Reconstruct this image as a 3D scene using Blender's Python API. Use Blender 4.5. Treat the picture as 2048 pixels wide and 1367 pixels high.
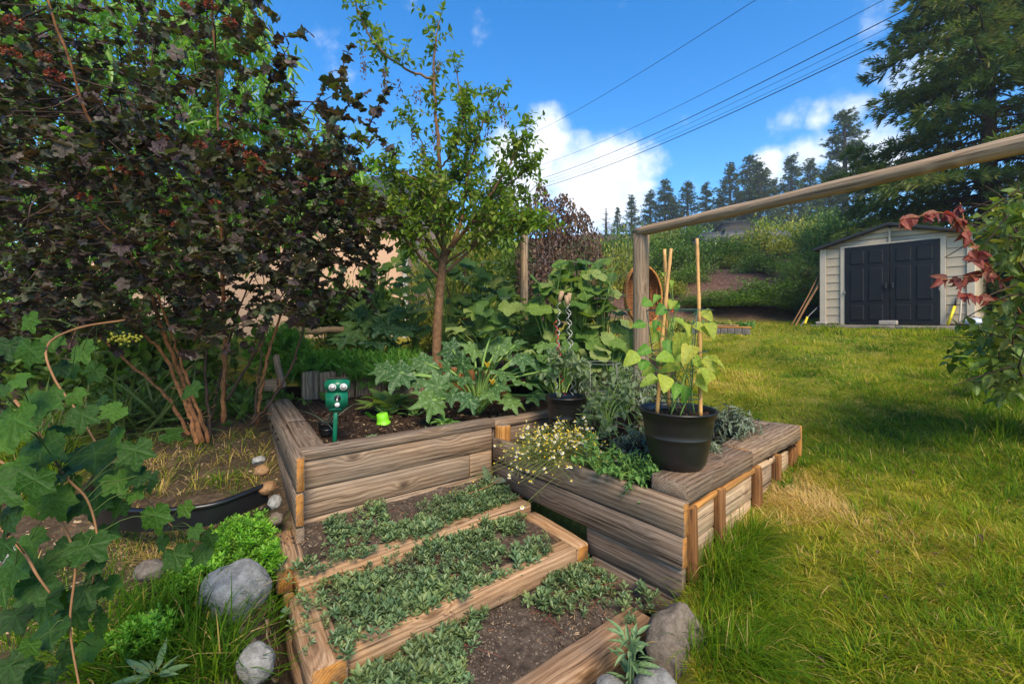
import bpy, bmesh, math
import numpy as np
from mathutils import Vector, Matrix, noise as mnoise

scene = bpy.context.scene
for o in list(bpy.data.objects):
    bpy.data.objects.remove(o, do_unlink=True)
C = scene.collection
R = math.radians

# ------------------------------------------------------------------ camera
H, F, HV = 1.55, 900.0, 642.0            # eye height, focal length (photo pixels), horizon row
cam_d = bpy.data.cameras.new('camera')
cam = bpy.data.objects.new('camera', cam_d); C.objects.link(cam)
cam.location = (0, 0, H); cam.rotation_euler = (R(90), 0, 0)
cam_d.sensor_width = 36.0; cam_d.lens = F / 2048 * 36.0
cam_d.shift_y = -(683.5 - HV) / 2048
cam_d.clip_start = 0.05; cam_d.clip_end = 2000
scene.camera = cam
scene.render.resolution_x, scene.render.resolution_y = 1024, 683

# ------------------------------------------------------------------ light
SUN_EL, SUN_AZ = 46.0, 163.0             # azimuth clockwise from +Y (the view direction)
sd = bpy.data.lights.new('sun', 'SUN'); sd.energy = 2.75; sd.angle = R(26.0); sd.color = (1.0, 0.86, 0.64)
sun = bpy.data.objects.new('sun', sd); C.objects.link(sun)
sv = Vector((math.sin(R(SUN_AZ)) * math.cos(R(SUN_EL)), math.cos(R(SUN_AZ)) * math.cos(R(SUN_EL)), math.sin(R(SUN_EL))))
sun.rotation_euler = sv.to_track_quat('Z', 'Y').to_euler()
sun.location = (3, -4, 9)
vs = scene.view_settings
vs.view_transform = 'Standard'; vs.look = 'None'; vs.gamma = 1.0; vs.use_curve_mapping = False
vs.exposure = 1.18

world = bpy.data.worlds.new('World'); scene.world = world; world.use_nodes = True
wt = world.node_tree; wt.nodes.clear()
def wn(t, **k):
    n = wt.nodes.new(t)
    for a, b in k.items(): setattr(n, a, b)
    return n
def wm(op, a, b=None, c=None, clamp=False):
    n = wn('ShaderNodeMath', operation=op, use_clamp=clamp)
    for i, v in enumerate((a, b, c)):
        if v is None: continue
        if isinstance(v, (int, float)): n.inputs[i].default_value = v
        else: wt.links.new(v, n.inputs[i])
    return n.outputs[0]
sky = wn('ShaderNodeTexSky', sky_type='NISHITA'); sky.sun_disc = False
sky.sun_elevation = R(SUN_EL); sky.sun_rotation = R(SUN_AZ); sky.altitude = 600; sky.air_density = 1.0; sky.dust_density = 0.1; sky.ozone_density = 1.2
hs = wn('ShaderNodeHueSaturation'); hs.inputs['Saturation'].default_value = 1.42; hs.inputs['Value'].default_value = 1.0; hs.inputs['Hue'].default_value = 0.502
wt.links.new(sky.outputs[0], hs.inputs['Color'])
tc = wn('ShaderNodeTexCoord')
nz = wn('ShaderNodeTexNoise'); nz.inputs['Scale'].default_value = 11.0; nz.inputs['Detail'].default_value = 9.0; nz.inputs['Roughness'].default_value = 0.58
wt.links.new(tc.outputs['Generated'], nz.inputs['Vector'])
nz2 = wn('ShaderNodeTexNoise'); nz2.inputs['Scale'].default_value = 2.3; nz2.inputs['Detail'].default_value = 2.0
wt.links.new(tc.outputs['Generated'], nz2.inputs['Vector'])
acc = None
# cumulus heaps: direction (as photo column, row), angular radius, weight
for (u, v, r_, s_) in [(1090, 290, .10, .9), (1160, 350, .13, .95), (1060, 350, .12, .8), (1240, 365, .11, .8), (1180, 400, .13, .75), (1010, 300, .07, .6), (1290, 340, .06, .55),
                       (1620, 305, .06, .72), (1545, 338, .05, .66), (1580, 240, .045, .55), (1630, 243, .04, .5), (1710, 220, .05, .52), (1740, 320, .09, .7), (1735, 40, .06, .40), (1860, 120, .10, .5)]:
    d = Vector(((u - 1024) / F, 1, -(v - HV) / F)).normalized()
    dist = wn('ShaderNodeVectorMath', operation='DISTANCE'); dist.inputs[1].default_value = d
    wt.links.new(tc.outputs['Generated'], dist.inputs[0])
    q = wm('DIVIDE', dist.outputs['Value'], r_)
    q = wm('SUBTRACT', 1.0, q, clamp=True)
    q = wm('MULTIPLY', q, s_ * 1.05)
    acc = q if acc is None else wm('MAXIMUM', acc, q)
# scattered small clouds over the rest of the sky
bg = wm('MULTIPLY', wm('SUBTRACT', nz2.outputs[0], 0.60, clamp=True), 2.2)
acc = wm('MAXIMUM', acc, bg)
m = wm('ADD', acc, wm('MULTIPLY', wm('SUBTRACT', nz.outputs[0], 0.5), 1.25))
mr = wn('ShaderNodeMapRange', interpolation_type='SMOOTHSTEP'); wt.links.new(m, mr.inputs[0])
mr.inputs[1].default_value = 0.10; mr.inputs[2].default_value = 0.60; mr.inputs[3].default_value = 0.0; mr.inputs[4].default_value = 0.93
cr = wn('ShaderNodeValToRGB'); wt.links.new(nz.outputs[0], cr.inputs[0])
cr.color_ramp.elements[0].position = .35; cr.color_ramp.elements[0].color = (3.4, 3.9, 4.4, 1)
cr.color_ramp.elements[1].position = .62; cr.color_ramp.elements[1].color = (4.6, 4.7, 4.75, 1)
mix = wn('ShaderNodeMix', data_type='RGBA'); wt.links.new(mr.outputs[0], mix.inputs['Factor'])
wt.links.new(hs.outputs[0], mix.inputs['A']); wt.links.new(cr.outputs[0], mix.inputs['B'])
bgn = wn('ShaderNodeBackground'); bgn.inputs['Strength'].default_value = 0.128
wt.links.new(mix.outputs['Result'], bgn.inputs['Color'])
wo = wn('ShaderNodeOutputWorld'); wt.links.new(bgn.outputs[0], wo.inputs['Surface'])

# ------------------------------------------------------------------ helpers
HAZE = True
rng = np.random.default_rng(11)
def U(a, b, n=None): return rng.uniform(a, b, n)
def px(u, v, Y): return np.array(((u - 1024) / F * Y, Y, H - (v - HV) / F * Y))
def sm(t): t = np.clip(t, 0, 1); return t * t * (3 - 2 * t)
A2 = np.array((.781, .624)); B2 = np.array((-.624, .781)); P2 = np.array((.928, 2.5))   # garden axes, near corner of the right bed
def W(s, t, z): p = P2 + s * A2 + t * B2; return np.array((p[0], p[1], z))
def st_of(x, y):
    dx, dy = x - P2[0], y - P2[1]
    return dx * A2[0] + dy * A2[1], dx * B2[0] + dy * B2[1]
def g(x, y):
    x = np.asarray(x, float); y = np.maximum(np.asarray(y, float), -1.5)
    gl = .09 + .2 * (np.minimum(y, 6) - 2.2) + .06 * np.clip(y - 6, 0, 40)
    xr = np.clip(x, -5, 10)
    gr = .03 + .14 * (.7 * (xr - .93) + .714 * (np.minimum(y, 12) - 2.5))
    z = gl + (gr - gl) * sm((x + 1.2) / 2.4)
    hw = sm((x + 1.5) / 4.0)
    z = z + hw * (.42 * np.clip(y - 12, 0, 3.5) + .21 * np.clip(y - 15.5, 0, 60))
    s, t = st_of(x, y)
    wl_ = sm((1.25 - t) / .5); ins = sm((s + 1.80 + .38 * wl_) / (.10 + .36 * wl_)) * sm((np.where(t > 0, .12, -.12 + .9 * np.minimum(t, 0)) - s) / np.where(t > 0, .06, .25)) * sm((1.80 - t) / .1) * sm((t + 1.6) / .8)
    z = z * (1 - ins) + np.minimum(z, -.30) * ins
    off = (x + 1.30) * .844 + (y - 2.90) * .536
    bed = sm((off - .02) / .1) * sm((t - 1.76) / .08) * sm((9.4 - y) / .3) * sm((1.25 + .45 * np.maximum(t - 2.2, 0) - s) / .12)
    bed = np.maximum(bed, sm((s - .05) / .05) * sm((2.0 - s) / .08) * sm((t - .22) / .05) * sm((2.0 - t) / .1))
    z = z * (1 - bed) + np.minimum(z, .42) * bed
    return z
def gpx(u, v):
    """ground point seen at a photo pixel"""
    Y = 1.0
    for k in range(400):
        p = px(u, v, Y)
        if p[2] <= float(g(p[0], p[1])): break
        Y *= 1.012
    return p
def mesh_np(name, V, polys, mats=None, smooth=True, attrs=None, mi=None):
    me = bpy.data.meshes.new(name)
    V = np.asarray(V, np.float32)
    if not isinstance(polys, (list, tuple)): polys = [polys]
    polys = [np.asarray(p, np.int32) for p in polys if len(p)]
    me.vertices.add(len(V)); me.vertices.foreach_set('co', V.ravel())
    loops = np.concatenate([p.ravel() for p in polys]); counts = np.concatenate([np.full(len(p), p.shape[1], np.int32) for p in polys])
    starts = np.concatenate([[0], np.cumsum(counts)[:-1]]).astype(np.int32)
    me.loops.add(len(loops)); me.loops.foreach_set('vertex_index', loops)
    me.polygons.add(len(counts)); me.polygons.foreach_set('loop_start', starts)
    try: me.polygons.foreach_set('loop_total', counts)
    except Exception: pass
    if smooth: me.polygons.foreach_set('use_smooth', np.ones(len(counts), bool))
    if mats:
        for m_ in (mats if isinstance(mats, (list, tuple)) else [mats]): me.materials.append(m_)
    if mi is not None: me.polygons.foreach_set('material_index', np.asarray(mi, np.int32))
    for k, a in (attrs or {}).items():
        at = me.attributes.new(k, 'FLOAT', 'POINT'); at.data.foreach_set('value', np.asarray(a, np.float32))
    me.update(calc_edges=True); me.validate()
    return me
def link(name, me, parent=None, M=None):
    o = bpy.data.objects.new(name, me); C.objects.link(o)
    if M is not None: o.matrix_basis = M
    if parent is not None:
        o.parent = parent
        base = Matrix.Translation(-Vector(parent['_org']))
        o.matrix_basis = base @ (M if M is not None else Matrix.Identity(4))
    return o
THINGS = []
def thing(name, label, cat, loc, group=None):
    o = bpy.data.objects.new(name, None); C.objects.link(o)
    o.empty_display_size = .1; o.location = tuple(float(q) for q in loc); o['_org'] = tuple(float(q) for q in loc)
    o['label'] = label; o['category'] = cat
    if group: o['group'] = group
    THINGS.append(o); return o
def sub(parent_part, name, me, M=None):
    """sub-part of a part whose mesh sits in world coordinates"""
    o = bpy.data.objects.new(name, me); C.objects.link(o); o.parent = parent_part
    root = parent_part.parent
    world_p = Matrix.Translation(Vector(root['_org'])) @ parent_part.matrix_basis
    o.matrix_basis = world_p.inverted() @ (M if M is not None else Matrix.Identity(4))
    return o
def struct(name, me, kind='structure', label=None, cat=None):
    o = bpy.data.objects.new(name, me); C.objects.link(o); o['kind'] = kind
    if label: o['label'] = label
    if cat: o['category'] = cat
    return o
def nrm(a): return a / np.maximum(np.linalg.norm(a, axis=-1, keepdims=True), 1e-9)
def mats_of(P, D, N, S):
    """local +Y along D, local +Z near N, uniform scale S -> (n,4,4)"""
    P = np.atleast_2d(P).astype(float); D = nrm(np.broadcast_to(np.asarray(D, float), P.shape)); N = np.broadcast_to(np.asarray(N, float), P.shape)
    X = nrm(np.cross(D, N)); Z = np.cross(X, D); S = np.broadcast_to(np.asarray(S, float), (len(P),))
    M = np.zeros((len(P), 4, 4)); M[:, :3, 0] = X * S[:, None]; M[:, :3, 1] = D * S[:, None]; M[:, :3, 2] = Z * S[:, None]; M[:, :3, 3] = P; M[:, 3, 3] = 1
    return M
def merged(tpl, Ms, rnd=None):
    """tpl = (V, polys list, vein) copied by every matrix -> V, polys, attrs"""
    V, polys, vein = tpl; n = len(Ms); k = len(V)
    Vh = np.einsum('nij,kj->nki', Ms[:, :3, :3], V) + Ms[:, None, :3, 3]
    off = (np.arange(n) * k)
    P = [(p[None] + off[:, None, None]).reshape(-1, p.shape[1]) for p in polys]
    if rnd is None: rnd = U(0, 1, n)
    return Vh.reshape(-1, 3), P, {'rnd': np.repeat(rnd, k), 'vein': np.tile(vein, n)}
def cat_geo(parts):
    Vs, Ps, At, o = [], {}, {}, 0
    for V, P, a in parts:
        Vs.append(V)
        for p in P: Ps.setdefault(p.shape[1], []).append(p + o)
        for k_ in ('rnd', 'vein'): At.setdefault(k_, []).append(a[k_] if k_ in a else np.zeros(len(V)))
        o += len(V)
    return np.concatenate(Vs), [np.concatenate(x) for x in Ps.values()], {k_: np.concatenate(x) for k_, x in At.items()}
def tube(pts, rad, k=6, cap=True):
    pts = np.asarray(pts, float); n = len(pts); rad = np.broadcast_to(np.asarray(rad, float), (n,))
    T = nrm(np.gradient(pts, axis=0)); ref = np.array((.31, .17, .93)); 
    if abs(np.dot(nrm(pts[-1] - pts[0]), ref)) > .9: ref = np.array((.93, .31, .17))
    X = nrm(np.cross(T, ref)); Yv = np.cross(T, X)
    a = np.linspace(0, 2 * np.pi, k, endpoint=False)
    V = pts[:, None] + rad[:, None, None] * (np.cos(a)[None, :, None] * X[:, None] + np.sin(a)[None, :, None] * Yv[:, None])
    V = V.reshape(-1, 3); i = np.arange(n - 1)[:, None] * k; j = np.arange(k)[None]; j2 = (j + 1) % k
    Q = np.stack([i + j, i + j2, i + k + j2, i + k + j], -1).reshape(-1, 4); polys = [Q]
    if cap: polys.append(np.array([list(range(k))[::-1], [(n - 1) * k + q for q in range(k)]]))
    return V, polys, {}
def tubes(lst, k=5): return cat_geo([tube(p, r_, k, cap=False) for p, r_ in lst])
def curve(pts, n=24, jit=0.0):
    """smooth path through the points"""
    pts = np.asarray(pts, float); m_ = len(pts)
    if m_ == 2: 
        q = pts[0] + (pts[1] - pts[0]) * np.linspace(0, 1, n)[:, None]
    else:
        e = np.concatenate([[2 * pts[0] - pts[1]], pts, [2 * pts[-1] - pts[-2]]]); t = np.linspace(0, m_ - 1 - 1e-6, n); i = t.astype(int); f = (t - i)[:, None]
        p0, p1, p2, p3 = e[i], e[i + 1], e[i + 2], e[i + 3]
        q = .5 * (2 * p1 + (p2 - p0) * f + (2 * p0 - 5 * p1 + 4 * p2 - p3) * f ** 2 + (3 * p1 - p0 - 3 * p2 + p3) * f ** 3)
    if jit: q[1:-1] += rng.normal(0, jit, (n - 2, 3))
    return q
def frame(o, xd, up=(0, 0, 1)):
    x = Vector(xd).normalized(); u_ = Vector(up)
    if abs(x.dot(u_.normalized())) > .98: u_ = Vector((-.68, .73, 0))
    y = u_.cross(x).normalized(); z = x.cross(y)
    return Matrix(((x.x, y.x, z.x, o[0]), (x.y, y.y, z.y, o[1]), (x.z, y.z, z.z, o[2]), (0, 0, 0, 1)))
_boxes = {}
def box_mesh(size, mat, bevel=.006, key=True):
    kk = (tuple(round(float(s), 4) for s in size), tuple(m_.name for m_ in mat) if isinstance(mat, (list, tuple)) else mat.name, bevel)
    if key and kk in _boxes: return _boxes[kk]
    bm = bmesh.new(); bmesh.ops.create_cube(bm, size=1.0)
    for v in bm.verts: v.co = Vector((v.co.x * size[0], v.co.y * size[1], v.co.z * size[2]))
    if bevel: bmesh.ops.bevel(bm, geom=bm.edges[:], offset=bevel, segments=1, affect='EDGES')
    me = bpy.data.meshes.new('box'); bm.to_mesh(me); bm.free()
    for m_ in (mat if isinstance(mat, (list, tuple)) else [mat]): me.materials.append(m_)
    _boxes[kk] = me; return me
def plank_mesh(L, w, h, mats, seg=9, bevel=.006, warp=.004):
    """board along local X (0..L), y width w, z height h; end faces take the second material"""
    b = bevel; hy, hz = w / 2, h / 2
    prof = np.array([(-hy, -hz + b), (-hy + b, -hz), (hy - b, -hz), (hy, -hz + b), (hy, hz - b), (hy - b, hz), (-hy + b, hz), (-hy, hz - b)])
    xs = np.concatenate([[0, b], np.linspace(b, L - b, seg + 1)[1:-1], [L - b, L]]); n = len(xs)
    V = np.zeros((n, 8, 3)); V[:, :, 0] = xs[:, None]; V[:, :, 1] = prof[None, :, 0]; V[:, :, 2] = prof[None, :, 1]
    for e in (0, n - 1): V[e, :, 1:] *= np.array((1 - b / hy * .7, 1 - b / hz * .7))
    ph = U(0, 6, 4)
    V[:, :, 1] += (warp * np.sin(xs * 2.1 / max(L, .4) * 2 + ph[0]) * .8)[:, None]; V[:, :, 2] += (warp * np.sin(xs * 3.0 / max(L, .4) + ph[1]))[:, None]
    V[1:-1, :, 1:] += rng.normal(0, warp * .28, (n - 2, 8, 2)); V[(0, -1), :, 0] += rng.normal(0, .003, (2, 8))
    i = np.arange(n - 1)[:, None] * 8; j = np.arange(8)[None]; j2 = (j + 1) % 8
    Q = np.stack([i + j, i + j2, i + 8 + j2, i + 8 + j], -1).reshape(-1, 4)[:, ::-1]
    E = np.array([list(range(8)), [(n - 1) * 8 + q for q in range(8)][::-1]])
    return mesh_np('plank', V.reshape(-1, 3), [Q, E], mats, smooth=False, mi=[0] * len(Q) + [1, 1])
def plank(parent, name, a, b, w, h, mats, **k):
    a = np.asarray(a, float); b = np.asarray(b, float)
    return link(name, plank_mesh(float(np.linalg.norm(b - a)), w, h, mats, **k), parent, frame(a, b - a))
def grid(xs, ys, fz):
    X, Y = np.meshgrid(xs, ys); Z = fz(X, Y); n, m_ = len(ys), len(xs)
    i = np.arange(n - 1)[:, None] * m_; j = np.arange(m_ - 1)[None]
    Q = np.stack([i + j, i + j + 1, i + m_ + j + 1, i + m_ + j], -1).reshape(-1, 4)
    return np.stack([X, Y, Z], -1).reshape(-1, 3), [Q]
_ph = rng.uniform(0, 6.28, (24, 3)); _dir = rng.normal(size=(24, 2))
def fbm(x, y, sc=1.0):
    """cheap smooth 2-D noise about -1..1"""
    r_ = 0; a = 1.0
    for k in range(24):
        f_ = sc * (1 + .35 * k); d = _dir[k] / np.linalg.norm(_dir[k])
        r_ = r_ + a * np.sin(f_ * (x * d[0] + y * d[1]) + _ph[k, 0] + 1.3 * np.sin(f_ * .7 * (x * d[1] - y * d[0]) + _ph[k, 1])); a *= .88
    return r_ / 3.0
def in_poly(u, v, poly):
    r_ = np.zeros(len(u), bool); n = len(poly)
    for i in range(n):
        x1, y1 = poly[i]; x2, y2 = poly[(i + 1) % n]
        c = ((y1 > v) != (y2 > v)) & (u < (x2 - x1) * (v - y1) / ((y2 - y1) + 1e-9) + x1); r_ ^= c
    return r_
def sample_poly(poly, n, Y0, Y1, Yfun=None):
    """n points in the volume that the outline spans between two depths"""
    p = np.array(poly); out = np.zeros((0, 2))
    while len(out) < n:
        q = np.stack([U(p[:, 0].min(), p[:, 0].max(), n * 2), U(p[:, 1].min(), p[:, 1].max(), n * 2)], -1)
        out = np.concatenate([out, q[in_poly(q[:, 0], q[:, 1], poly)]])
    out = out[:n]; Y = U(Y0, Y1, n)
    return np.stack([(out[:, 0] - 1024) / F * Y, Y, H - (out[:, 1] - HV) / F * Y], -1)

# leaf shapes: blade along +Y from the stalk, upper side +Z, length about 1
def leaf_ovate(rows=3, width=.5, peak=.4, fold=.18, droop=.25, tip=1.0):
    V = [(0, 0, 0)]; vein = [1]
    for r_ in range(1, rows):
        t = r_ / rows
        w = width / 2 * (t / peak) ** .7 * math.exp(.7 * (1 - t / peak)) if t < peak else width / 2 * (max(0, 1 - (t - peak) / (1 - peak)) ** (.65 * tip))
        z = -droop * t * t
        V += [(-w, t, z + fold * w * 1.6), (0, t, z), (w, t, z + fold * w * 1.6)]; vein += [0, 1, 0]
    V.append((0, 1, -droop)); vein.append(1); n = len(V) - 1
    T = [(0, 2, 1), (0, 3, 2)]; Q = []
    for r_ in range(rows - 2):
        b = 1 + 3 * r_; Q += [(b, b + 1, b + 4, b + 3), (b + 1, b + 2, b + 5, b + 4)]
    b = 1 + 3 * (rows - 2); T += [(b, b + 1, n), (b + 1, b + 2, n)]
    return np.array(V, float), [np.array(x)[:, ::-1] if False else np.array(x) for x in (T, Q) if len(x)], np.array(vein, float)
def leaf_lobed(lobes, N=28, rings=2, rmin=.2, serr=.05, cup=.12, crease=.05, basecut=0.0, wave=0.03, seed=0, sf=3):
    r0 = np.random.default_rng(seed)
    th = np.linspace(-math.pi, math.pi, N, endpoint=False) + math.pi / N
    def near(t): return min(abs((t - a + math.pi) % (2 * math.pi) - math.pi) for a, l, w in lobes)
    rr = np.array([max([rmin] + [l * math.exp(-(abs((t - a + math.pi) % (2 * math.pi) - math.pi) / w) ** 1.5) for a, l, w in lobes]) for t in th])
    rr *= 1 - serr * (np.arange(N) % 2) + r0.normal(0, serr * .3, N)
    rr *= 1 - basecut * np.exp(-((np.abs(th) - math.pi) / .32) ** 2)
    ve = np.array([math.exp(-(near(t) / .13) ** 2) for t in th])
    V = [(0, 0, 0)]; vein = [1]
    for k in range(1, rings + 1):
        f_ = k / rings
        for q in range(N):
            r_ = rr[q] * f_; x, y = r_ * math.sin(th[q]), r_ * math.cos(th[q])
            z = cup * r_ * r_ - crease * ve[q] * f_ + wave * math.sin(sf * th[q] + seed) * f_ * f_ + r0.normal(0, wave * .4) * f_
            V.append((x, y, z)); vein.append(ve[q] if k < rings else ve[q] * .6)
    T = [(0, 1 + (q + 1) % N, 1 + q) for q in range(N)]; Q = []
    for k in range(rings - 1):
        for q in range(N): a = 1 + k * N + q; b = 1 + k * N + (q + 1) % N; Q.append((a, b, b + N, a + N))
    return np.array(V, float), [np.array(x)[:, ::-1] for x in (T, Q) if len(x)], np.array(vein, float)

def put_leaves(parent, tpls, Ms, mat, name='leaf', rest='foliage', maxn=300, minpx=9.0, which=None, rest_tpl=None):
    """the leaves that show largest become objects of their own, the rest one mesh"""
    Ms = np.asarray(Ms); n = len(Ms)
    if which is None: which = rng.integers(0, len(tpls), n)
    sc = np.linalg.norm(Ms[:, :3, 1], axis=1); Y = np.maximum(Ms[:, 1, 3], .3)
    u = 1024 + Ms[:, 0, 3] / Y * F; v = HV - (Ms[:, 2, 3] - H) / Y * F
    size = sc / Y * F; size[(u < -20) | (u > 2068) | (v < -20) | (v > 1390)] = 0
    order = np.argsort(-size); big = order[:maxn]; big = big[size[big] >= minpx]
    mes = [mesh_np(name, t[0], t[1], mat, attrs={'vein': t[2]}) for t in tpls]
    for i in big: link(name, mes[which[i]], parent, Matrix(Ms[i].tolist()))
    sel = np.ones(n, bool); sel[big] = False; parts = []
    for k, t in enumerate(tpls):
        q = sel & (which == k)
        if q.any(): parts.append(merged(rest_tpl or t, Ms[q]))
    if parts:
        V, P, a = cat_geo(parts); o = link(rest, mesh_np(rest, V, P, mat, attrs=a), parent); o['kind'] = 'stuff'
def spray(starts, dirs, lens, n, size, spread=.8, upb=.6, sj=.25, t0=.15, droop=0.0):
    """leaves set around twigs; returns matrices"""
    starts = np.asarray(starts); k = len(starts); dirs = nrm(np.asarray(dirs)); lens = np.broadcast_to(np.asarray(lens, float), (k,))
    t = np.linspace(t0, 1, n)[None] + U(-.04, .04, (k, n)); P = starts[:, None] + dirs[:, None] * (lens[:, None] * t)[..., None]
    P[..., 2] -= droop * (t ** 2) * lens[:, None]
    ref = nrm(np.cross(dirs, rng.normal(size=(k, 3)))); r2 = np.cross(dirs, ref)
    a = (np.arange(n)[None] * 2.4 + U(0, 6.28, (k, 1)))[..., None]
    side = np.cos(a) * ref[:, None] + np.sin(a) * r2[:, None]
    D = nrm(dirs[:, None] * (1 - spread) + side * spread + rng.normal(0, .18, P.shape)); D[..., 2] -= droop * .8
    N = rng.normal(0, .45, P.shape); N[..., 2] += upb * 2
    S = size * U(1 - sj, 1 + sj, (k, n))
    return mats_of(P.reshape(-1, 3), D.reshape(-1, 3), N.reshape(-1, 3), S.ravel())

# ------------------------------------------------------------------ materials
class NT:
    def __init__(s, name):
        s.m = bpy.data.materials.new(name); s.m.use_nodes = True; s.t = s.m.node_tree; s.t.nodes.clear()
        s.out = s.t.nodes.new('ShaderNodeOutputMaterial')
    def n(s, t, **k):
        q = s.t.nodes.new(t)
        for a, b in k.items(): setattr(q, a, b)
        return q
    def set(s, n_, i, v):
        if v is None: return
        inp = n_.inputs[i]
        if isinstance(v, bpy.types.NodeSocket): s.t.links.new(v, inp)
        else:
            if hasattr(inp.default_value, '__len__') and not hasattr(v, '__len__'): v = (v,) * len(inp.default_value)
            if hasattr(inp.default_value, '__len__') and len(inp.default_value) == 4 and len(v) == 3: v = (*v, 1)
            inp.default_value = v
    def math(s, op, a, b=None, c=None, clamp=False):
        q = s.n('ShaderNodeMath', operation=op, use_clamp=clamp)
        for i, v in enumerate((a, b, c)): s.set(q, i, v)
        return q.outputs[0]
    def coord(s, scale=(1, 1, 1), kind='Object', loc=None):
        t = s.n('ShaderNodeTexCoord'); mp = s.n('ShaderNodeMapping'); s.t.links.new(t.outputs[kind], mp.inputs[0]); s.set(mp, 'Scale', scale)
        if loc is not None: s.set(mp, 'Location', loc)
        return mp.outputs[0]
    def noise(s, vec, scale=5, detail=4, rough=.55, dist=0.0, col=False):
        q = s.n('ShaderNodeTexNoise'); s.set(q, 'Vector', vec); s.set(q, 'Scale', scale); s.set(q, 'Detail', detail); s.set(q, 'Roughness', rough); s.set(q, 'Distortion', dist)
        return q.outputs[1 if col else 0]
    def ramp(s, fac, stops, interp='LINEAR'):
        q = s.n('ShaderNodeValToRGB'); s.set(q, 0, fac); cr_ = q.color_ramp; cr_.interpolation = interp
        while len(cr_.elements) < len(stops): cr_.elements.new(.5)
        for e, (p, c) in zip(cr_.elements, stops): e.position = p; e.color = (*c, 1) if len(c) == 3 else c
        return q.outputs[0]
    def mix(s, f_, a, b, mode='MIX'):
        q = s.n('ShaderNodeMix', data_type='RGBA', blend_type=mode); s.set(q, 'Factor', f_); s.set(q, 'A', a); s.set(q, 'B', b); return q.outputs['Result']
    def attr(s, name): q = s.n('ShaderNodeAttribute', attribute_name=name); return q.outputs['Fac']
    def rand(s): return s.n('ShaderNodeObjectInfo').outputs['Random']
    def bump(s, h, strength=.4, dist=.01):
        q = s.n('ShaderNodeBump'); s.set(q, 'Height', h); s.set(q, 'Strength', strength); s.set(q, 'Distance', dist); return q.outputs[0]
    def bsdf(s, col, rough=.6, spec=.3, metal=0, normal=None, **k):
        q = s.n('ShaderNodeBsdfPrincipled'); s.set(q, 'Base Color', col); s.set(q, 'Roughness', rough); s.set(q, 'Specular IOR Level', spec); s.set(q, 'Metallic', metal)
        if normal is not None: s.set(q, 'Normal', normal)
        for a, b in k.items(): s.set(q, a, b)
        return q.outputs[0]
    def done(s, sh): s.t.links.new(sh, s.out.inputs['Surface']); return s.m

def leaf_mat(name, cols, rough=.5, trans=.3, tcol=None, spec=.35, vein=0.0, veincol=(.3, .38, .12), patch=None, patchcol=None, psc=9.0, back=None):
    s = NT(name)
    f_ = s.math('FRACT', s.math('ADD', s.attr('rnd'), s.rand()))
    n_ = len(cols); c = s.ramp(f_, [(i / max(1, n_ - 1), q) for i, q in enumerate(cols)])
    nz_ = s.noise(s.coord(), 6.0, 3); c = s.mix(1.0, c, s.ramp(nz_, [(.3, (.72, .72, .72)), (.7, (1.22, 1.22, 1.22))]), 'MULTIPLY')
    if patch:
        pn = s.noise(s.coord(), psc, 3, .5, .6); pm = s.ramp(pn, [(patch, (0, 0, 0)), (patch + .06, (1, 1, 1))]); c = s.mix(s.math('MULTIPLY', pm, .55), c, patchcol)
    if vein: c = s.mix(s.math('MULTIPLY', s.math('POWER', s.attr('vein'), 3.0), vein), c, veincol)
    if back is not None:
        ge = s.n('ShaderNodeNewGeometry'); c = s.mix(ge.outputs['Backfacing'], c, back)
    hb = s.math('ADD', s.math('MULTIPLY', nz_, .7), s.math('MULTIPLY', s.attr('vein'), -.5))
    p = s.bsdf(c, rough, spec, normal=s.bump(hb, .35, .05))
    if trans:
        tr = s.n('ShaderNodeBsdfTranslucent'); s.set(tr, 0, s.mix(1.0, c, tcol or (1.6, 1.8, .7), 'MULTIPLY'))
        mx = s.n('ShaderNodeMixShader'); s.set(mx, 0, trans); s.t.links.new(p, mx.inputs[1]); s.t.links.new(tr.outputs[0], mx.inputs[2]); return s.done(mx.outputs[0])
    return s.done(p)
def plain_mat(name, col, rough=.6, spec=.3, metal=0, var=.25, sc=12, bump=0.0):
    s = NT(name); nz_ = s.noise(s.coord(), sc, 5, .6)
    lo, hi = 1 - var, 1 + var
    c = s.mix(1.0, col, s.ramp(nz_, [(.28, (lo,) * 3), (.72, (hi,) * 3)]), 'MULTIPLY')
    return s.done(s.bsdf(c, rough, spec, metal, normal=s.bump(nz_, bump, .01) if bump else None))
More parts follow.
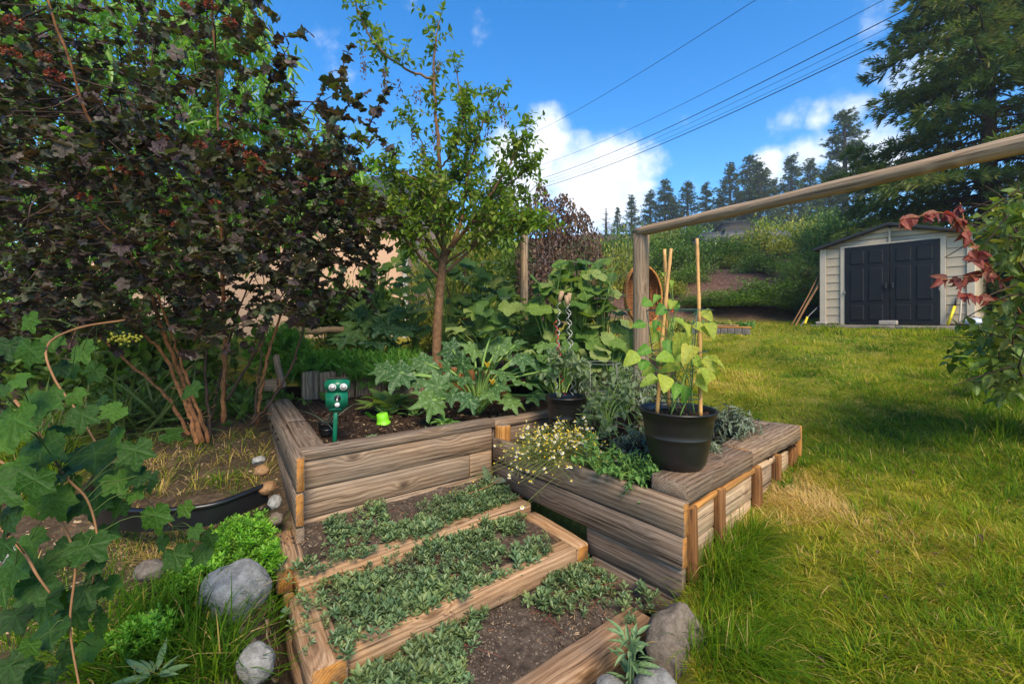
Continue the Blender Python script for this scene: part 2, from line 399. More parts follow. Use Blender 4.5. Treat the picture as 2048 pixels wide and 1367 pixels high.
def wood_mat(name, dark, mid, light, grey=None, greyf=.5, scale=1.0, dirt=.35, rough=.82):
    """weathered board, grain along local X"""
    s = NT(name); r_ = s.rand(); off = s.n('ShaderNodeCombineXYZ'); s.set(off, 0, s.math('MULTIPLY', r_, 37.0)); s.set(off, 1, s.math('MULTIPLY', r_, 11.0)); s.set(off, 2, s.math('MULTIPLY', r_, 23.0))
    t = s.n('ShaderNodeTexCoord'); ad = s.n('ShaderNodeVectorMath', operation='ADD'); s.set(ad, 0, t.outputs['Object']); s.set(ad, 1, off.outputs[0])
    def mp(sc): q = s.n('ShaderNodeMapping'); s.set(q, 0, ad.outputs[0]); s.set(q, 'Scale', sc); return q.outputs[0]
    # knots bend the grain lines
    vor = s.n('ShaderNodeTexVoronoi', feature='F1'); s.set(vor, 'Vector', mp((2.6 * scale, 6.5 * scale, 5.0 * scale))); s.set(vor, 'Scale', 1.0)
    kn = s.math('SUBTRACT', 1.0, s.math('MULTIPLY', vor.outputs['Distance'], 2.6), clamp=True)
    warp = s.noise(mp((1.3, 5, 5)), 1.6, 2)
    sep = s.n('ShaderNodeSeparateXYZ'); s.set(sep, 0, mp((1, 1, 1)))
    line = s.math('ADD', s.math('ADD', s.math('MULTIPLY', sep.outputs[2], 190 * scale), s.math('MULTIPLY', sep.outputs[1], 150 * scale)), s.math('ADD', s.math('MULTIPLY', warp, 7.0), s.math('MULTIPLY', s.math('POWER', kn, 1.5), 14.0)))
    wave = s.math('ADD', s.math('MULTIPLY', s.math('SINE', line), .5), .5)
    fine = s.noise(mp((2.0, 105, 105)), 1.0, 6, .72); fine2 = s.noise(mp((1.1, 30, 30)), 1.0, 4, .6)
    gr = s.math('ADD', s.math('MULTIPLY', wave, .09), s.math('ADD', s.math('MULTIPLY', fine, .66), s.math('MULTIPLY', fine2, .24)))
    c = s.ramp(gr, [(.36, dark), (.50, mid), (.64, light)])
    big = s.noise(mp((.9, 2.5, 2.5)), 2.2, 4, .6)
    if grey is not None: c = s.mix(s.ramp(big, [(.38, (0,) * 3), (.66, (greyf,) * 3)]), c, s.ramp(gr, [(.37, tuple(q * .34 for q in grey)), (.62, grey)]))
    st = s.noise(mp((1.8, 7, 7)), 1.6, 6, .75); c = s.mix(s.ramp(st, [(.54, (0,) * 3), (.76, (dirt,) * 3)]), c, (.045, .035, .028))
    c = s.mix(s.ramp(kn, [(.55, (0,) * 3), (.85, (.75,) * 3)]), c, tuple(q * .55 for q in dark))
    crk = s.noise(mp((1.0, 62, 62)), 1.0, 3, .5); c = s.mix(s.ramp(crk, [(.63, (0,) * 3), (.69, (.75,) * 3)]), c, (.018, .014, .011))
    c = s.mix(1.0, c, s.ramp(r_, [(0, (.70, .68, .68)), (.5, (.96, .93, .88)), (1, (1.15, 1.08, .98))]), 'MULTIPLY')
    hgt = s.math('SUBTRACT', gr, s.math('MULTIPLY', s.ramp(crk, [(.60, (0,) * 3), (.69, (1,) * 3)]), .6))
    return s.done(s.bsdf(c, rough, .2, normal=s.bump(hgt, .55, .006)))
def end_mat(name, a, b):
    s = NT(name); co = s.coord(); q = s.n('ShaderNodeTexWave', wave_type='RINGS', rings_direction='X'); s.set(q, 'Vector', s.coord((1, 1, 1), loc=(0, .07, .05))); s.set(q, 'Scale', 22.0); s.set(q, 'Distortion', 2.5); s.set(q, 'Detail', 3.0)
    nz_ = s.noise(co, 30, 5, .7); f_ = s.math('ADD', s.math('MULTIPLY', q.outputs['Fac'], .16), s.math('MULTIPLY', nz_, .85)); c = s.ramp(f_, [(.33, tuple(k * .5 for k in a)), (.5, a), (.8, b)])
    c = s.mix(s.ramp(s.noise(co, 11, 5, .7), [(.44, (0,) * 3), (.66, (.75,) * 3)]), c, (.13, .08, .05))
    return s.done(s.bsdf(c, .8, .2, normal=s.bump(f_, .4, .004)))

M_grey = wood_mat('weathered_grey_wood', (.095, .058, .035), (.25, .17, .112), (.44, .33, .235), (.30, .25, .205), .58, dirt=.45)
M_step = wood_mat('worn_tan_timber', (.20, .10, .045), (.40, .235, .125), (.58, .39, .235), (.42, .325, .24), .38, dirt=.30)
M_cream = wood_mat('pale_board_wood', (.27, .165, .09), (.47, .325, .20), (.62, .46, .30), (.45, .37, .28), .4, dirt=.45)
M_batten = wood_mat('brown_batten_wood', (.10, .042, .014), (.22, .098, .034), (.35, .17, .062), None, dirt=.45)
M_orange = wood_mat('fresh_orange_wood', (.26, .115, .03), (.47, .22, .06), (.62, .33, .11), None, dirt=.25)
M_bark = wood_mat('rough_waney_wood', (.075, .045, .026), (.24, .155, .095), (.42, .305, .20), (.34, .28, .22), .5, dirt=.5)
M_end = end_mat('cut_end_grain', (.42, .18, .04), (.56, .28, .08))
M_endg = end_mat('grey_end_grain', (.22, .16, .11), (.36, .27, .19))
M_post = wood_mat('round_pole_wood', (.15, .095, .058), (.35, .24, .15), (.50, .37, .25), (.38, .315, .245), .5, dirt=.45)
M_bamboo = plain_mat('bamboo_cane', (.52, .28, .09), .45, .4, var=.35, sc=9)
M_blackpot = plain_mat('black_plastic_pot', (.012, .011, .010), .34, .5, var=.5, sc=5)
M_black = plain_mat('black_plastic', (.008, .008, .009), .32, .5, var=.3, sc=8)
# ------------------------------------------------------------------ ground
def soil_mat(name, a, b, c_, chips=.3):
    s = NT(name); co = s.coord(); n1 = s.noise(co, 26, 8, .72); n2 = s.noise(co, 4, 4, .6)
    c = s.ramp(s.math('ADD', s.math('MULTIPLY', n1, .7), s.math('MULTIPLY', n2, .3)), [(.34, a), (.52, b), (.70, c_)])
    v = s.n('ShaderNodeTexVoronoi', feature='F1'); s.set(v, 'Vector', co); s.set(v, 'Scale', 95.0)
    c = s.mix(s.ramp(v.outputs['Color'], [(.80, (0,) * 3), (.86, (chips,) * 3)]), c, (.36, .27, .18))
    return s.done(s.bsdf(c, .95, .1, normal=s.bump(n1, .9, .02)))
M_soil = soil_mat('dark_garden_soil', (.012, .007, .004), (.036, .021, .014), (.095, .058, .038))
M_dsoil = soil_mat('dry_gritty_soil', (.035, .024, .017), (.085, .062, .046), (.18, .135, .10), .5)
def ground_mat():
    s = NT('ground'); co = s.coord(); n1 = s.noise(co, 22, 8, .7); n2 = s.noise(co, 1.4, 5, .6); n3 = s.noise(co, 5, 5, .7)
    lawn = s.ramp(s.math('ADD', s.math('MULTIPLY', n1, .55), s.math('MULTIPLY', n2, .45)), [(.32, (.07, .075, .006)), (.5, (.19, .18, .018)), (.70, (.36, .26, .07))])
    dirt = s.ramp(s.math('ADD', s.math('MULTIPLY', n1, .6), s.math('MULTIPLY', n3, .4)), [(.32, (.022, .016, .010)), (.52, (.085, .058, .036)), (.72, (.20, .145, .09))])
    mulch = s.ramp(s.noise(co, 9, 8, .8), [(.3, (.030, .017, .012)), (.52, (.12, .066, .046)), (.72, (.28, .18, .135))])
    c = s.mix(s.attr('dirt'), lawn, dirt); c = s.mix(s.attr('mulch'), c, mulch)
    return s.done(s.bsdf(c, .95, .1, normal=s.bump(n1, .8, .03)))
xs = np.concatenate([np.linspace(-190, -30, 12), np.linspace(-26, -6, 22), np.linspace(-5.6, -3.1, 30), np.linspace(-3, 4.2, 120), np.linspace(4.3, 14, 60), np.linspace(15, 60, 40), np.linspace(70, 190, 12)])
ys = np.concatenate([np.linspace(-60, -3, 14), np.linspace(-2.5, .9, 20), np.linspace(1, 6, 88), np.linspace(6.1, 20, 80), np.linspace(21, 80, 40), np.linspace(90, 330, 14)])
def gz(x, y):
    return g(x, y) + .018 * fbm(x, y, 2.2) * (np.abs(x) < 14) + .25 * fbm(x, y, .15) * sm((y - 16) / 10)
V, Pq = grid(xs, ys, gz)
def dirt_mask(x, y):
    s, t = st_of(x, y); left = sm((np.where(t > 0, .25, -.32 + .9 * np.minimum(t, 0)) - s - .5 * np.maximum(t - 2.4, 0)) / .4)
    return np.clip(left + .35 * fbm(x, y, 2.0) * left * (1 - left) * 4, 0, 1)
mul = sm((V[:, 1] + .25 * V[:, 0] - 13.3 + .3 * fbm(V[:, 0], V[:, 1], 1.2)) / .8) * (V[:, 0] > 0)
struct('ground', mesh_np('ground', V, Pq, ground_mat(), attrs={'dirt': dirt_mask(V[:, 0], V[:, 1]), 'mulch': mul}))

def soil_sheet(name, quad, zfun, mat, n=60, amp=.012, m_=60):
    """sheet over a plan quadrilateral (four x,y corners)"""
    q = np.array(quad, float); a = np.linspace(0, 1, n)[None, :, None]; b = np.linspace(0, 1, m_)[:, None, None]
    XY = (q[0] * (1 - a) + q[1] * a) * (1 - b) + (q[3] * (1 - a) + q[2] * a) * b
    X, Y = XY[..., 0], XY[..., 1]; Z = zfun(X, Y) + amp * fbm(X, Y, 7) + amp * .5 * fbm(X, Y, 19) + rng.normal(0, amp * .18, X.shape)
    i = np.arange(m_ - 1)[:, None] * n; j = np.arange(n - 1)[None]
    Q = np.stack([i + j, i + j + 1, i + n + j + 1, i + n + j], -1).reshape(-1, 4)
    return struct(name, mesh_np(name, np.stack([X, Y, Z], -1).reshape(-1, 3), [Q], mat))
def Wp(s, t): return tuple(P2 + s * A2 + t * B2)
LD = np.array((-.536, .844)); LC = np.array((-1.30, 2.90))      # left bed side direction and its outer front corner
def zL(x, y):
    s, t = st_of(x, y); return .585 + .02 * np.clip(t - 1.8, 0, 5)
soil_sheet('bed_soil', [Wp(-1.50, 1.79), Wp(1.2, 1.79), (.9, 6.2), (-3.2, 6.2)], zL, M_soil, 110, .012, 110)
soil_sheet('bed_soil', [Wp(.035, .03), (2.40, 4.05), (1.35, 5.2), Wp(.035, 1.72)], lambda x, y: .49 + 0 * x, M_soil, 70, .012, 60)
def zt(t0, z0, t1, z1):
    def f_(x, y): s, t = st_of(x, y); return z0 + (z1 - z0) * np.clip((t - t0) / (t1 - t0), 0, 1)
    return f_
soil_sheet('terrace_soil', [Wp(-1.60, 1.30), Wp(-.01, 1.30), Wp(-.01, 1.76), Wp(-1.57, 1.76)], zt(1.30, .135, 1.74, .225), M_dsoil, 90, .010, 40)
soil_sheet('terrace_soil', [Wp(-1.63, .74), Wp(-.02, .74), Wp(.03, 1.26), Wp(-1.60, 1.26)], zt(.74, .035, 1.22, .075), M_dsoil, 90, .010, 40)
soil_sheet('terrace_soil', [Wp(-1.8, .18), Wp(.02, .18), Wp(.02, .70), Wp(-1.75, .70)], zt(.2, -.135, .68, -.075), M_dsoil, 90, .010, 40)
soil_sheet('terrace_soil', [(-1.35, 5.9), (1.9, 5.2), (3.2, 8.8), (-4.6, 9.6)], lambda x, y: .80 + .03 * (y - 5.5), M_soil, 60, .02, 60)

# ------------------------------------------------------------------ raised beds and terrace steps
GW = [M_grey, M_end]; GG = [M_grey, M_endg]
t_ = thing('raised_bed', 'grey plank raised bed holding the zucchini and the green device on a stake', 'raised bed', (-1.3, 2.9, .2))
T0 = 1.755
def wl(s0, s1, t, z): return W(s0, t, z), W(s1, t, z)
th = .05
plank(t_, 'cap_timber', *wl(-1.555, .02, T0 + .05, .673), .115, .068, GW, warp=.004)
plank(t_, 'cap_timber', *wl(.03, 1.15, T0 + .07, .655), .11, .068, GG)
plank(t_, 'plank', *wl(-1.553, -.005, T0 + th / 2, .543), th, .186, GW, warp=.003)
plank(t_, 'plank', *wl(-1.553, -.235, T0 + th / 2 + .003, .352), th, .186, GW, warp=.003)
plank(t_, 'plank', *wl(-.230, -.005, T0 + th / 2 + .001, .352), th, .186, GW, warp=.002)
plank(t_, 'plank', *wl(-1.553, -.005, T0 + th / 2 + .012, .16), th, .186, GG)
plank(t_, 'plank', *wl(.03, 1.15, T0 + .06, .53), th, .17, GG)
def LS(d, off, z): p = LC + LD * d + np.array((LD[1], -LD[0])) * off; return np.array((p[0], p[1], z))
plank(t_, 'plank', LS(-.115, -.075, .605), LS(2.3, -.075, .605), .05, .215, GW, warp=.004)
plank(t_, 'plank', LS(-.115, -.073, .388), LS(2.3, -.073, .388), .05, .205, GW, warp=.004)
plank(t_, 'plank', LS(-.10, -.07, .175), LS(2.3, -.07, .175), .05, .205, GG)
plank(t_, 'cap_timber', LS(.065, .042, .665), LS(1.05, .042, .665), .155, .085, GG, warp=.003)
plank(t_, 'cap_timber', LS(1.056, .040, .667), LS(2.35, .040, .667), .155, .085, GG, warp=.003)
plank(t_, 'post', W(.075, T0 - .045, .44), W(.075, T0 - .045, .655), .10, .10, [M_orange, M_endg])

t_ = thing('raised_bed', 'low plank raised bed with brown battens beside the lawn, big black pot on its corner', 'raised bed', (1.0, 2.6, .0))
def wr(t0, t1, s, z): return W(s, t0, z), W(s, t1, z)
plank(t_, 'plank', *wr(-.03, T0 - .004, .022, .452), .048, .188, GW, warp=.004)
plank(t_, 'plank', *wr(-.02, T0 - .004, .026, .262), .048, .182, GW, warp=.004)
plank(t_, 'plank', *wr(-.005, .70, .046, .074), .048, .184, GG, warp=.004)
plank(t_, 'plank', *wr(-.005, .66, .050, -.112), .048, .178, GG)
C0 = np.array((.990, 2.545)); C1 = np.array((2.571, 4.01)); CD = (C1 - C0) / np.linalg.norm(C1 - C0); CN = np.array((-CD[1], CD[0])); CL = float(np.linalg.norm(C1 - C0))
def CP(k, off, z): p = C0 + CD * k + CN * off; return np.array((p[0], p[1], z))
plank(t_, 'cap_timber', CP(0, .118, .555), CP(1.02, .118, .555), .236, .136, [M_bark, M_endg], seg=16, bevel=.014, warp=.008)
plank(t_, 'cap_timber', CP(1.025, .116, .556), CP(CL, .116, .556), .232, .134, [M_bark, M_end], seg=16, bevel=.014, warp=.008)
plank(t_, 'cap_timber', W(2.10, .27, .560), W(2.02, 1.7, .560), .12, .13, GW)
plank(t_, 'plank', W(2.13, .20, .40), W(2.05, 1.7, .40), .05, .17, GG)
ks = [.03, .43, 1.07, 1.50, 1.92]
for i, k in enumerate(ks):
    zb = float(g(*(C0 + CD * k))) - .06
    plank(t_, 'batten', CP(k + .035, .012, zb), CP(k + .035, .012, .486), .075, .062, [M_batten, M_end], seg=4)
for i in range(5):
    k0 = ks[i] + .075; k1 = (ks[i + 1] - .005) if i < 4 else CL - .01
    zb = float(g(*(C0 + CD * (k0 + k1) / 2)))
    z2 = .30 if i < 2 else .33
    if i in (0, 1, 2): plank(t_, 'trim_strip', CP(k0, .020, .462), CP(k1, .020, .462), .035, .042, [M_orange if i < 2 else M_cream, M_end], seg=3)
    plank(t_, 'panel_board', CP(k0, .045, .345), CP(k1, .045, .345), .035, .185, [M_cream, M_end], seg=3, warp=.002)
    plank(t_, 'panel_board', CP(k0, .047, .155), CP(k1, .047, .155), .035, .18, [M_cream, M_end], seg=3, warp=.002)
    if i < 2: plank(t_, 'panel_board', CP(k0, .048, -.03), CP(k1, .048, -.03), .035, .18, [M_cream, M_end], seg=3)
plank(t_, 'batten', CP(CL + .02, .02, .12), CP(CL + .02, .02, .615), .045, .05, [M_orange, M_end], seg=4)

t_ = thing('timber_terrace', 'three shallow soil steps edged with worn tan timbers between the raised beds', 'garden steps', (-.4, 2.4, -.2))
ST = [M_step, M_end]
plank(t_, 'step_timber', W(-1.675, 1.285, .108), W(-.03, 1.285, .108), .145, .112, ST, bevel=.010, warp=.006)
plank(t_, 'step_timber', W(-1.60, .735, .005), W(-.115, .735, .005), .145, .135, ST, bevel=.013, warp=.006, seg=16)
plank(t_, 'step_timber', W(-1.8, .175, -.170), W(-.10, .175, -.170), .145, .135, ST, bevel=.010, warp=.006)
plank(t_, 'step_timber', W(-1.52, -.42, -.33), W(-.2, -.42, -.33), .145, .135, ST)
plank(t_, 'step_timber', W(-.055, .66, .004), W(-.055, 1.21, .03), .11, .135, [M_step, M_end], bevel=.01)
plank(t_, 'step_timber', W(-.055, 1.36, .10), W(-.055, 1.74, .14), .10, .10, ST, bevel=.01)
plank(t_, 'step_timber', np.array((-1.235, 2.530, .100)), np.array((-1.60, 3.09, .140)), .15, .15, ST, bevel=.012)
plank(t_, 'step_timber', np.array((-1.215, 2.560, -.045)), np.array((-1.58, 3.12, -.01)), .14, .13, ST, bevel=.012)
plank(t_, 'step_timber', np.array((-.785, 1.92, .010)), np.array((-1.125, 2.44, .022)), .16, .15, ST, bevel=.014, warp=.008)
plank(t_, 'step_timber', np.array((-.80, 1.93, -.14)), np.array((-1.13, 2.41, -.13)), .15, .135, ST, bevel=.014)

# upright log edging, curving round the upper bed
t_ = thing('palisade_edging', 'curved row of short upright brown boards edging the upper bed', 'edging', (-2.0, 5.4, .58))
path = curve([px(603, 745, 5.2), px(680, 738, 5.45), px(745, 733, 5.6), px(800, 727, 5.75), px(850, 722, 5.6), px(905, 732, 5.35), px(960, 742, 5.25), px(1010, 748, 5.2)], 200)
dist = np.concatenate([[0], np.cumsum(np.linalg.norm(np.diff(path[:, :2], axis=0), axis=1))]); pos = 0; i = 0
while pos < dist[-1] - .1:
    w = U(.16, .215); q = np.array([np.interp(pos + w / 2, dist, path[:, k]) for k in range(3)]); q2 = np.array([np.interp(min(pos + w / 2 + .05, dist[-1]), dist, path[:, k]) for k in range(3)])
    d = nrm(q2 - q); z1 = q[2] + U(-.02, .015); a = np.array((q[0], q[1], .50)); me = plank_mesh(z1 - .50, w - .012, .055, [M_batten if 9 <= i <= 13 else M_grey, M_endg], seg=4, bevel=.008, warp=.003)
    yv = Vector((d[0], d[1], 0)).normalized(); xv = Vector((U(-.03, .03), U(-.03, .03), 1)).normalized(); zv = xv.cross(yv)
    link('board', me, t_, Matrix(((xv.x, yv.x, zv.x, a[0]), (xv.y, yv.y, zv.y, a[1]), (xv.z, yv.z, zv.z, a[2]), (0, 0, 0, 1)))); pos += w; i += 1
t_ = thing('edging_board', 'short grey board and post at the far end of the left bed', 'board', px(560, 770, 4.9))
plank(t_, 'board', px(551, 712, 5.0), px(566, 775, 4.85), .05, .08, GG, seg=3)
plank(t_, 'block', px(532, 770, 4.9), px(558, 770, 4.9), .1, .12, GG, seg=2)
t_ = thing('log_rail', 'long pale log lying along the back bed behind the leafy rows', 'log', px(700, 662, 7.2))
V, P, a = tube(curve([px(560, 664, 7.0), px(690, 658, 7.2), px(800, 660, 7.5)], 14, .006), .055, 8); link('log', mesh_np('log', V, P, M_post), t_)

# ------------------------------------------------------------------ pole frame, fence post, wire mesh, basket
t_ = thing('pole_frame', 'square post carrying a long round wooden pole that runs overhead to the right', 'pole', (1.31, 4.62, .3))
plank(t_, 'post', np.array((1.325, 4.62, .25)), np.array((1.325, 4.62, H + .905)), .125, .125, [M_post, M_endg], bevel=.012, warp=.003)
pa, pb = np.array((1.275, 4.66, H + .915)), np.array((2.95, 1.62, H + .90))
pl = curve([pa, (pa + pb) / 2 + np.array((0, 0, -.012)), pb], 30, .0015)
V, P, a = tube(np.zeros((30, 3)) + np.stack([np.linspace(0, np.linalg.norm(pb - pa), 30), rng.normal(0, .0015, 30), -.01 * np.sin(np.linspace(0, 3.14, 30))], -1), .047 + .003 * np.sin(np.arange(30) * .9), 12)
link('pole', mesh_np('pole', V, P, M_post), t_, frame(pa, pb - pa))
t_ = thing('fence_post', 'slim reddish wooden fence post standing among the squash vines', 'post', (.155, 6.0, .8))
plank(t_, 'post', np.array((.155, 6.0, .7)), np.array((.16, 6.0, H + 1.48)), .075, .075, [M_post, M_endg], warp=.004)
t_ = thing('wire_fence', 'thin wire mesh fence strung from the slim post to the square post', 'wire fence', (.7, 5.3, .8))
M_wire = plain_mat('galvanised_wire', (.22, .215, .20), .6, .3, .3, .2)
fa, fb, fc = np.array((.16, 5.95)), np.array((1.27, 4.66)), np.array((-1.2, 7.2))
for z0 in (1.15, 1.40, 1.62, 1.84, 2.06, 2.28, 2.46, 2.70):
    n = 26; t = np.linspace(0, 1, n); q = np.concatenate([np.stack([fc[0] + (fa[0] - fc[0]) * t, fc[1] + (fa[1] - fc[1]) * t, np.full(n, z0 + .08)], -1), np.stack([fa[0] + (fb[0] - fa[0]) * t, fa[1] + (fb[1] - fa[1]) * t, z0 + .08 - .10 * t - .06 * np.sin(t * 3.14)], -1)[1:]])
    q += rng.normal(0, .006, q.shape); V, P, a = tube(q, .0017, 4, False); link('wire', mesh_np('wire', V, P, M_wire), t_)
for k in range(9):
    t = (k + .5) / 9; x, y = fa + (fb - fa) * t; q = np.stack([np.full(12, x), np.full(12, y), np.linspace(.95, 2.70 - .10 * t - .06 * math.sin(t * 3.14) , 12)], -1) + rng.normal(0, .007, (12, 3))
    V, P, a = tube(q, .0013, 4, False); link('wire', mesh_np('wire', V, P, M_wire), t_)

M_basket = wood_mat('basket_splints', (.24, .09, .022), (.50, .21, .055), (.66, .33, .10), None, dirt=.15)
M_basketi = wood_mat('basket_inside', (.10, .038, .014), (.24, .095, .034), (.38, .17, .06), None, dirt=.3)
bc = px(1288, 590, 5.0)
t_ = thing('oval_basket', 'oval wooden splint basket hanging on its side behind the square post', 'basket', bc)
bw, bh, dep = .225, .33, .17
yaw = Matrix.Translation(Vector(bc)) @ Matrix.Rotation(R(16), 4, 'Z') @ Matrix.Rotation(R(-4), 4, 'Y')
# shell as slats, rim, handle (local: x width, z height, +y depth away from the viewer)
for k in range(-6, 7):
    x0 = k / 6.6 * bw; hh = bh * math.sqrt(max(.02, 1 - (x0 / bw) ** 2)); q = np.linspace(-1, 1, 13)
    prof = dep * (1 - np.abs(q) ** 4) * (1 - (abs(x0) / bw) ** 4); c_ = np.stack([np.full(13, x0), prof, q * hh], -1); wv = np.array((.016, 0, 0))
    V = np.concatenate([c_ - wv, c_ + wv, c_ - wv + (0, .004, 0), c_ + wv + (0, .004, 0)]); n = 13; i = np.arange(12)
    Q = np.concatenate([np.stack([i, i + 1, i + n + 1, i + n], -1), np.stack([i + 2 * n, i + 3 * n, i + 3 * n + 1, i + 2 * n + 1], -1)])
    link('slat', mesh_np('slat', V, [Q], M_basketi), t_, yaw)
for k in range(-7, 8):
    z0 = k / 7.6 * bh; ww = bw * math.sqrt(max(.02, 1 - (z0 / bh) ** 2)); q = np.linspace(-1, 1, 13)
    prof = dep * (1 - np.abs(q) ** 4) * (1 - (abs(z0) / bh) ** 4) + .005; c_ = np.stack([q * ww, prof, np.full(13, z0)], -1); wv = np.array((0, 0, .016)); n = 13; i = np.arange(12)
    V = np.concatenate([c_ - wv, c_ + wv]); Q = np.stack([i, i + 1, i + n + 1, i + n], -1); link('slat', mesh_np('slat', V, [Q], M_basketi), t_, yaw)
an = np.linspace(0, 2 * math.pi, 49)
rr_ = np.linspace(0, 1, 9)[:, None]; ab = an[None, :-1]; Xb, Zb = bw * .985 * rr_ * np.cos(ab), bh * .985 * rr_ * np.sin(ab); Yb = (dep + .012) * (1 - rr_ ** 4) + 0 * ab + .006
i = np.arange(8)[:, None] * 48; j = np.arange(48)[None]; link('back', mesh_np('back', np.stack([Xb, Yb, Zb], -1).reshape(-1, 3), [np.stack([i + j, i + (j + 1) % 48, i + 48 + (j + 1) % 48, i + 48 + j], -1).reshape(-1, 4)], M_basketi), t_, yaw)
for r_, y_ in ((1.0, 0.0), (1.015, .02)):
    V, P, a = tube(np.stack([bw * r_ * np.cos(an), np.full(49, y_), bh * r_ * np.sin(an)], -1), .0125, 6, False); link('rim', mesh_np('rim', V, P, M_basket), t_, yaw)
V, P, a = tube(curve([bc + (.0, 0, bh), bc + (-.02, -.1, bh + .06), np.array((1.36, 4.72, bc[2] + bh + .14))], 8), .006, 5); link('rope', mesh_np('rope', V, P, M_bamboo), t_)

# ------------------------------------------------------------------ shed
M_side = plain_mat('beige_resin_siding', (.47, .375, .265), .6, .3, var=.14, sc=5)
M_trim = plain_mat('beige_shed_trim', (.50, .415, .315), .6, .3, var=.08, sc=4)
M_door = plain_mat('black_resin_door', (.009, .009, .011), .5, .3, var=.25, sc=3)
M_roof = plain_mat('dark_shed_roof', (.02, .02, .022), .55, .4, var=.3, sc=6)
M_deck = wood_mat('grey_deck_board', (.12, .095, .075), (.27, .22, .18), (.40, .35, .29), (.33, .30, .27), .6)
SO = np.array((7.236, 10.57)); SX = np.array((.644, -.765)); SY = np.array((.765, .644)); SF, SW, SD, SE, SP = 1.475, 2.55, 2.4, 1.74, 2.10
SM = Matrix(((SX[0], SY[0], 0, SO[0]), (SX[1], SY[1], 0, SO[1]), (0, 0, 1, SF), (0, 0, 0, 1)))
t_ = thing('garden_shed', 'beige resin garden shed with black double doors and dark gable roof', 'shed', (SO[0], SO[1], SF))
def sbox(name, c, size, mat, bevel=.006, rot=None, parent=t_):
    M = SM @ Matrix.Translation(Vector(c)) @ (rot or Matrix.Identity(4)); return link(name, box_mesh(size, mat, bevel), parent, M)
dx0, dx1, dh = .487, .487 + 1.57, 1.73 + .01
for (x0, x1) in ((0, .13), (.40, dx0), (dx1, dx1 + .09), (SW - .12, SW)): sbox('corner_trim', ((x0 + x1) / 2, -.012, SE / 2), (x1 - x0 - .004, .05, SE), M_trim)
def laps(x0, x1, n, z0=0.02, z1=1.70):
    h = (z1 - z0) / n
    for k in range(n): sbox('siding_board', ((x0 + x1) / 2, .002, z0 + h * (k + .5)), (x1 - x0, .022, h - .010), M_side, .004, Matrix.Rotation(R(-3.5), 4, 'X'))
laps(.132, .398, 9); laps(dx1 + .092, SW - .122, 9)
sbox('front_wall', (SW / 2, .05, SE / 2), (SW - .02, .05, SE), M_side); sbox('side_wall', (.03, SD / 2 + .04, SE / 2), (.06, SD, SE), M_side); sbox('side_wall', (SW - .03, SD / 2 + .04, SE / 2), (.06, SD, SE), M_side); sbox('rear_wall', (SW / 2, SD + .06, SE / 2), (SW - .1, .05, SE), M_side)
pk = dx0 + 1.57 / 2
for k in range(3):      # gable boards, two runs rising to the peak
    z0 = SE + .005 + k * .115
    f0 = (z0 - SE) / (SP - SE); f1 = (z0 + .105 - SE) / (SP - SE)
    for sgn in (0, 1):
        e0 = 0.0 if sgn == 0 else SW
        xa = e0 + (pk - e0) * f0; xb = e0 + (pk - e0) * min(f1, 1); xm = pk + (-.012 if sgn == 0 else .012)
        V = np.array([(xa, -.015, z0), (xm, -.015, z0), (xm, -.008, z0 + .105), (xb, -.008, z0 + .105), (xa, .03, z0), (xm, .03, z0), (xm, .03, z0 + .105), (xb, .03, z0 + .105)])
        Q = np.array([(0, 1, 2, 3), (7, 6, 5, 4), (0, 4, 5, 1), (1, 5, 6, 2), (2, 6, 7, 3), (3, 7, 4, 0)])
        link('gable_board', mesh_np('gable_board', V, [Q if sgn == 0 else Q[:, ::-1]], M_side, smooth=False), t_, SM)
sbox('gable_trim', (pk, -.016, SE + .15), (.035, .04, .30), M_trim, .004)
sbox('lintel', (pk, -.022, SE + .0), (1.74, .05, .035), M_trim, .004)
for x0, x1, z0, z1 in ((-.10, pk, SE - .035, SP), (pk, SW + .10, SP, SE - .035)):
    d = Vector((x1 - x0, 0, z1 - z0)); M = SM @ Matrix.Translation(Vector(((x0 + x1) / 2, SD / 2 - .02, (z0 + z1) / 2 + .035))) @ Matrix.Rotation(-math.atan2(d.z, d.x), 4, 'Y')
    link('roof_panel', box_mesh((d.length + .01, SD + .28, .06), M_roof, .008), t_, M)
for k in range(2):
    x0 = dx0 + .006 + k * .785; w = .773
    d = sbox('door', (x0 + w / 2, -.028, dh / 2), (w, .045, dh - .02), M_door, .006)
    for (a, b) in ((.10, .345), (.43, .675)):
        for (z0, z1) in ((.10, .42), (.52, 1.23), (1.33, 1.62)):
            M = SM @ Matrix.Translation(Vector((x0 + (a + b) / 2, -.052, (z0 + z1) / 2))); me = box_mesh((b - a, .03, z1 - z0), M_door, .014); sub(d, 'panel', me, M)
    sub(d, 'handle', box_mesh((.045, .05, .13), M_black, .012), SM @ Matrix.Translation(Vector((x0 + (w - .05 if k == 0 else .05), -.085, .83))))
    sub(d, 'hinge', box_mesh((.02, .03, .07), M_wire, .003), SM @ Matrix.Translation(Vector((x0 + (0 if k == 0 else w), -.055, .72))))
t_ = thing('shed_deck', 'weathered timber sill platform under the beige shed', 'deck', (SO[0], SO[1], SF - .15))
plank(t_, 'beam', np.array(SM @ Vector((-.12, -.20, -.075))), np.array(SM @ Vector((1.4, -.20, -.075))), .12, .13, [M_deck, M_endg]); plank(t_, 'beam', np.array(SM @ Vector((1.41, -.20, -.075))), np.array(SM @ Vector((SW + .35, -.20, -.075))), .12, .13, [M_deck, M_endg])
link('floor', box_mesh((SW + .3, SD, .06), M_deck, .006), t_, SM @ Matrix.Translation(Vector((SW / 2 + .05, SD / 2 - .12, -.045))))
M_conc = plain_mat('concrete', (.36, .31, .26), .9, .1, var=.2, sc=20, bump=.3)
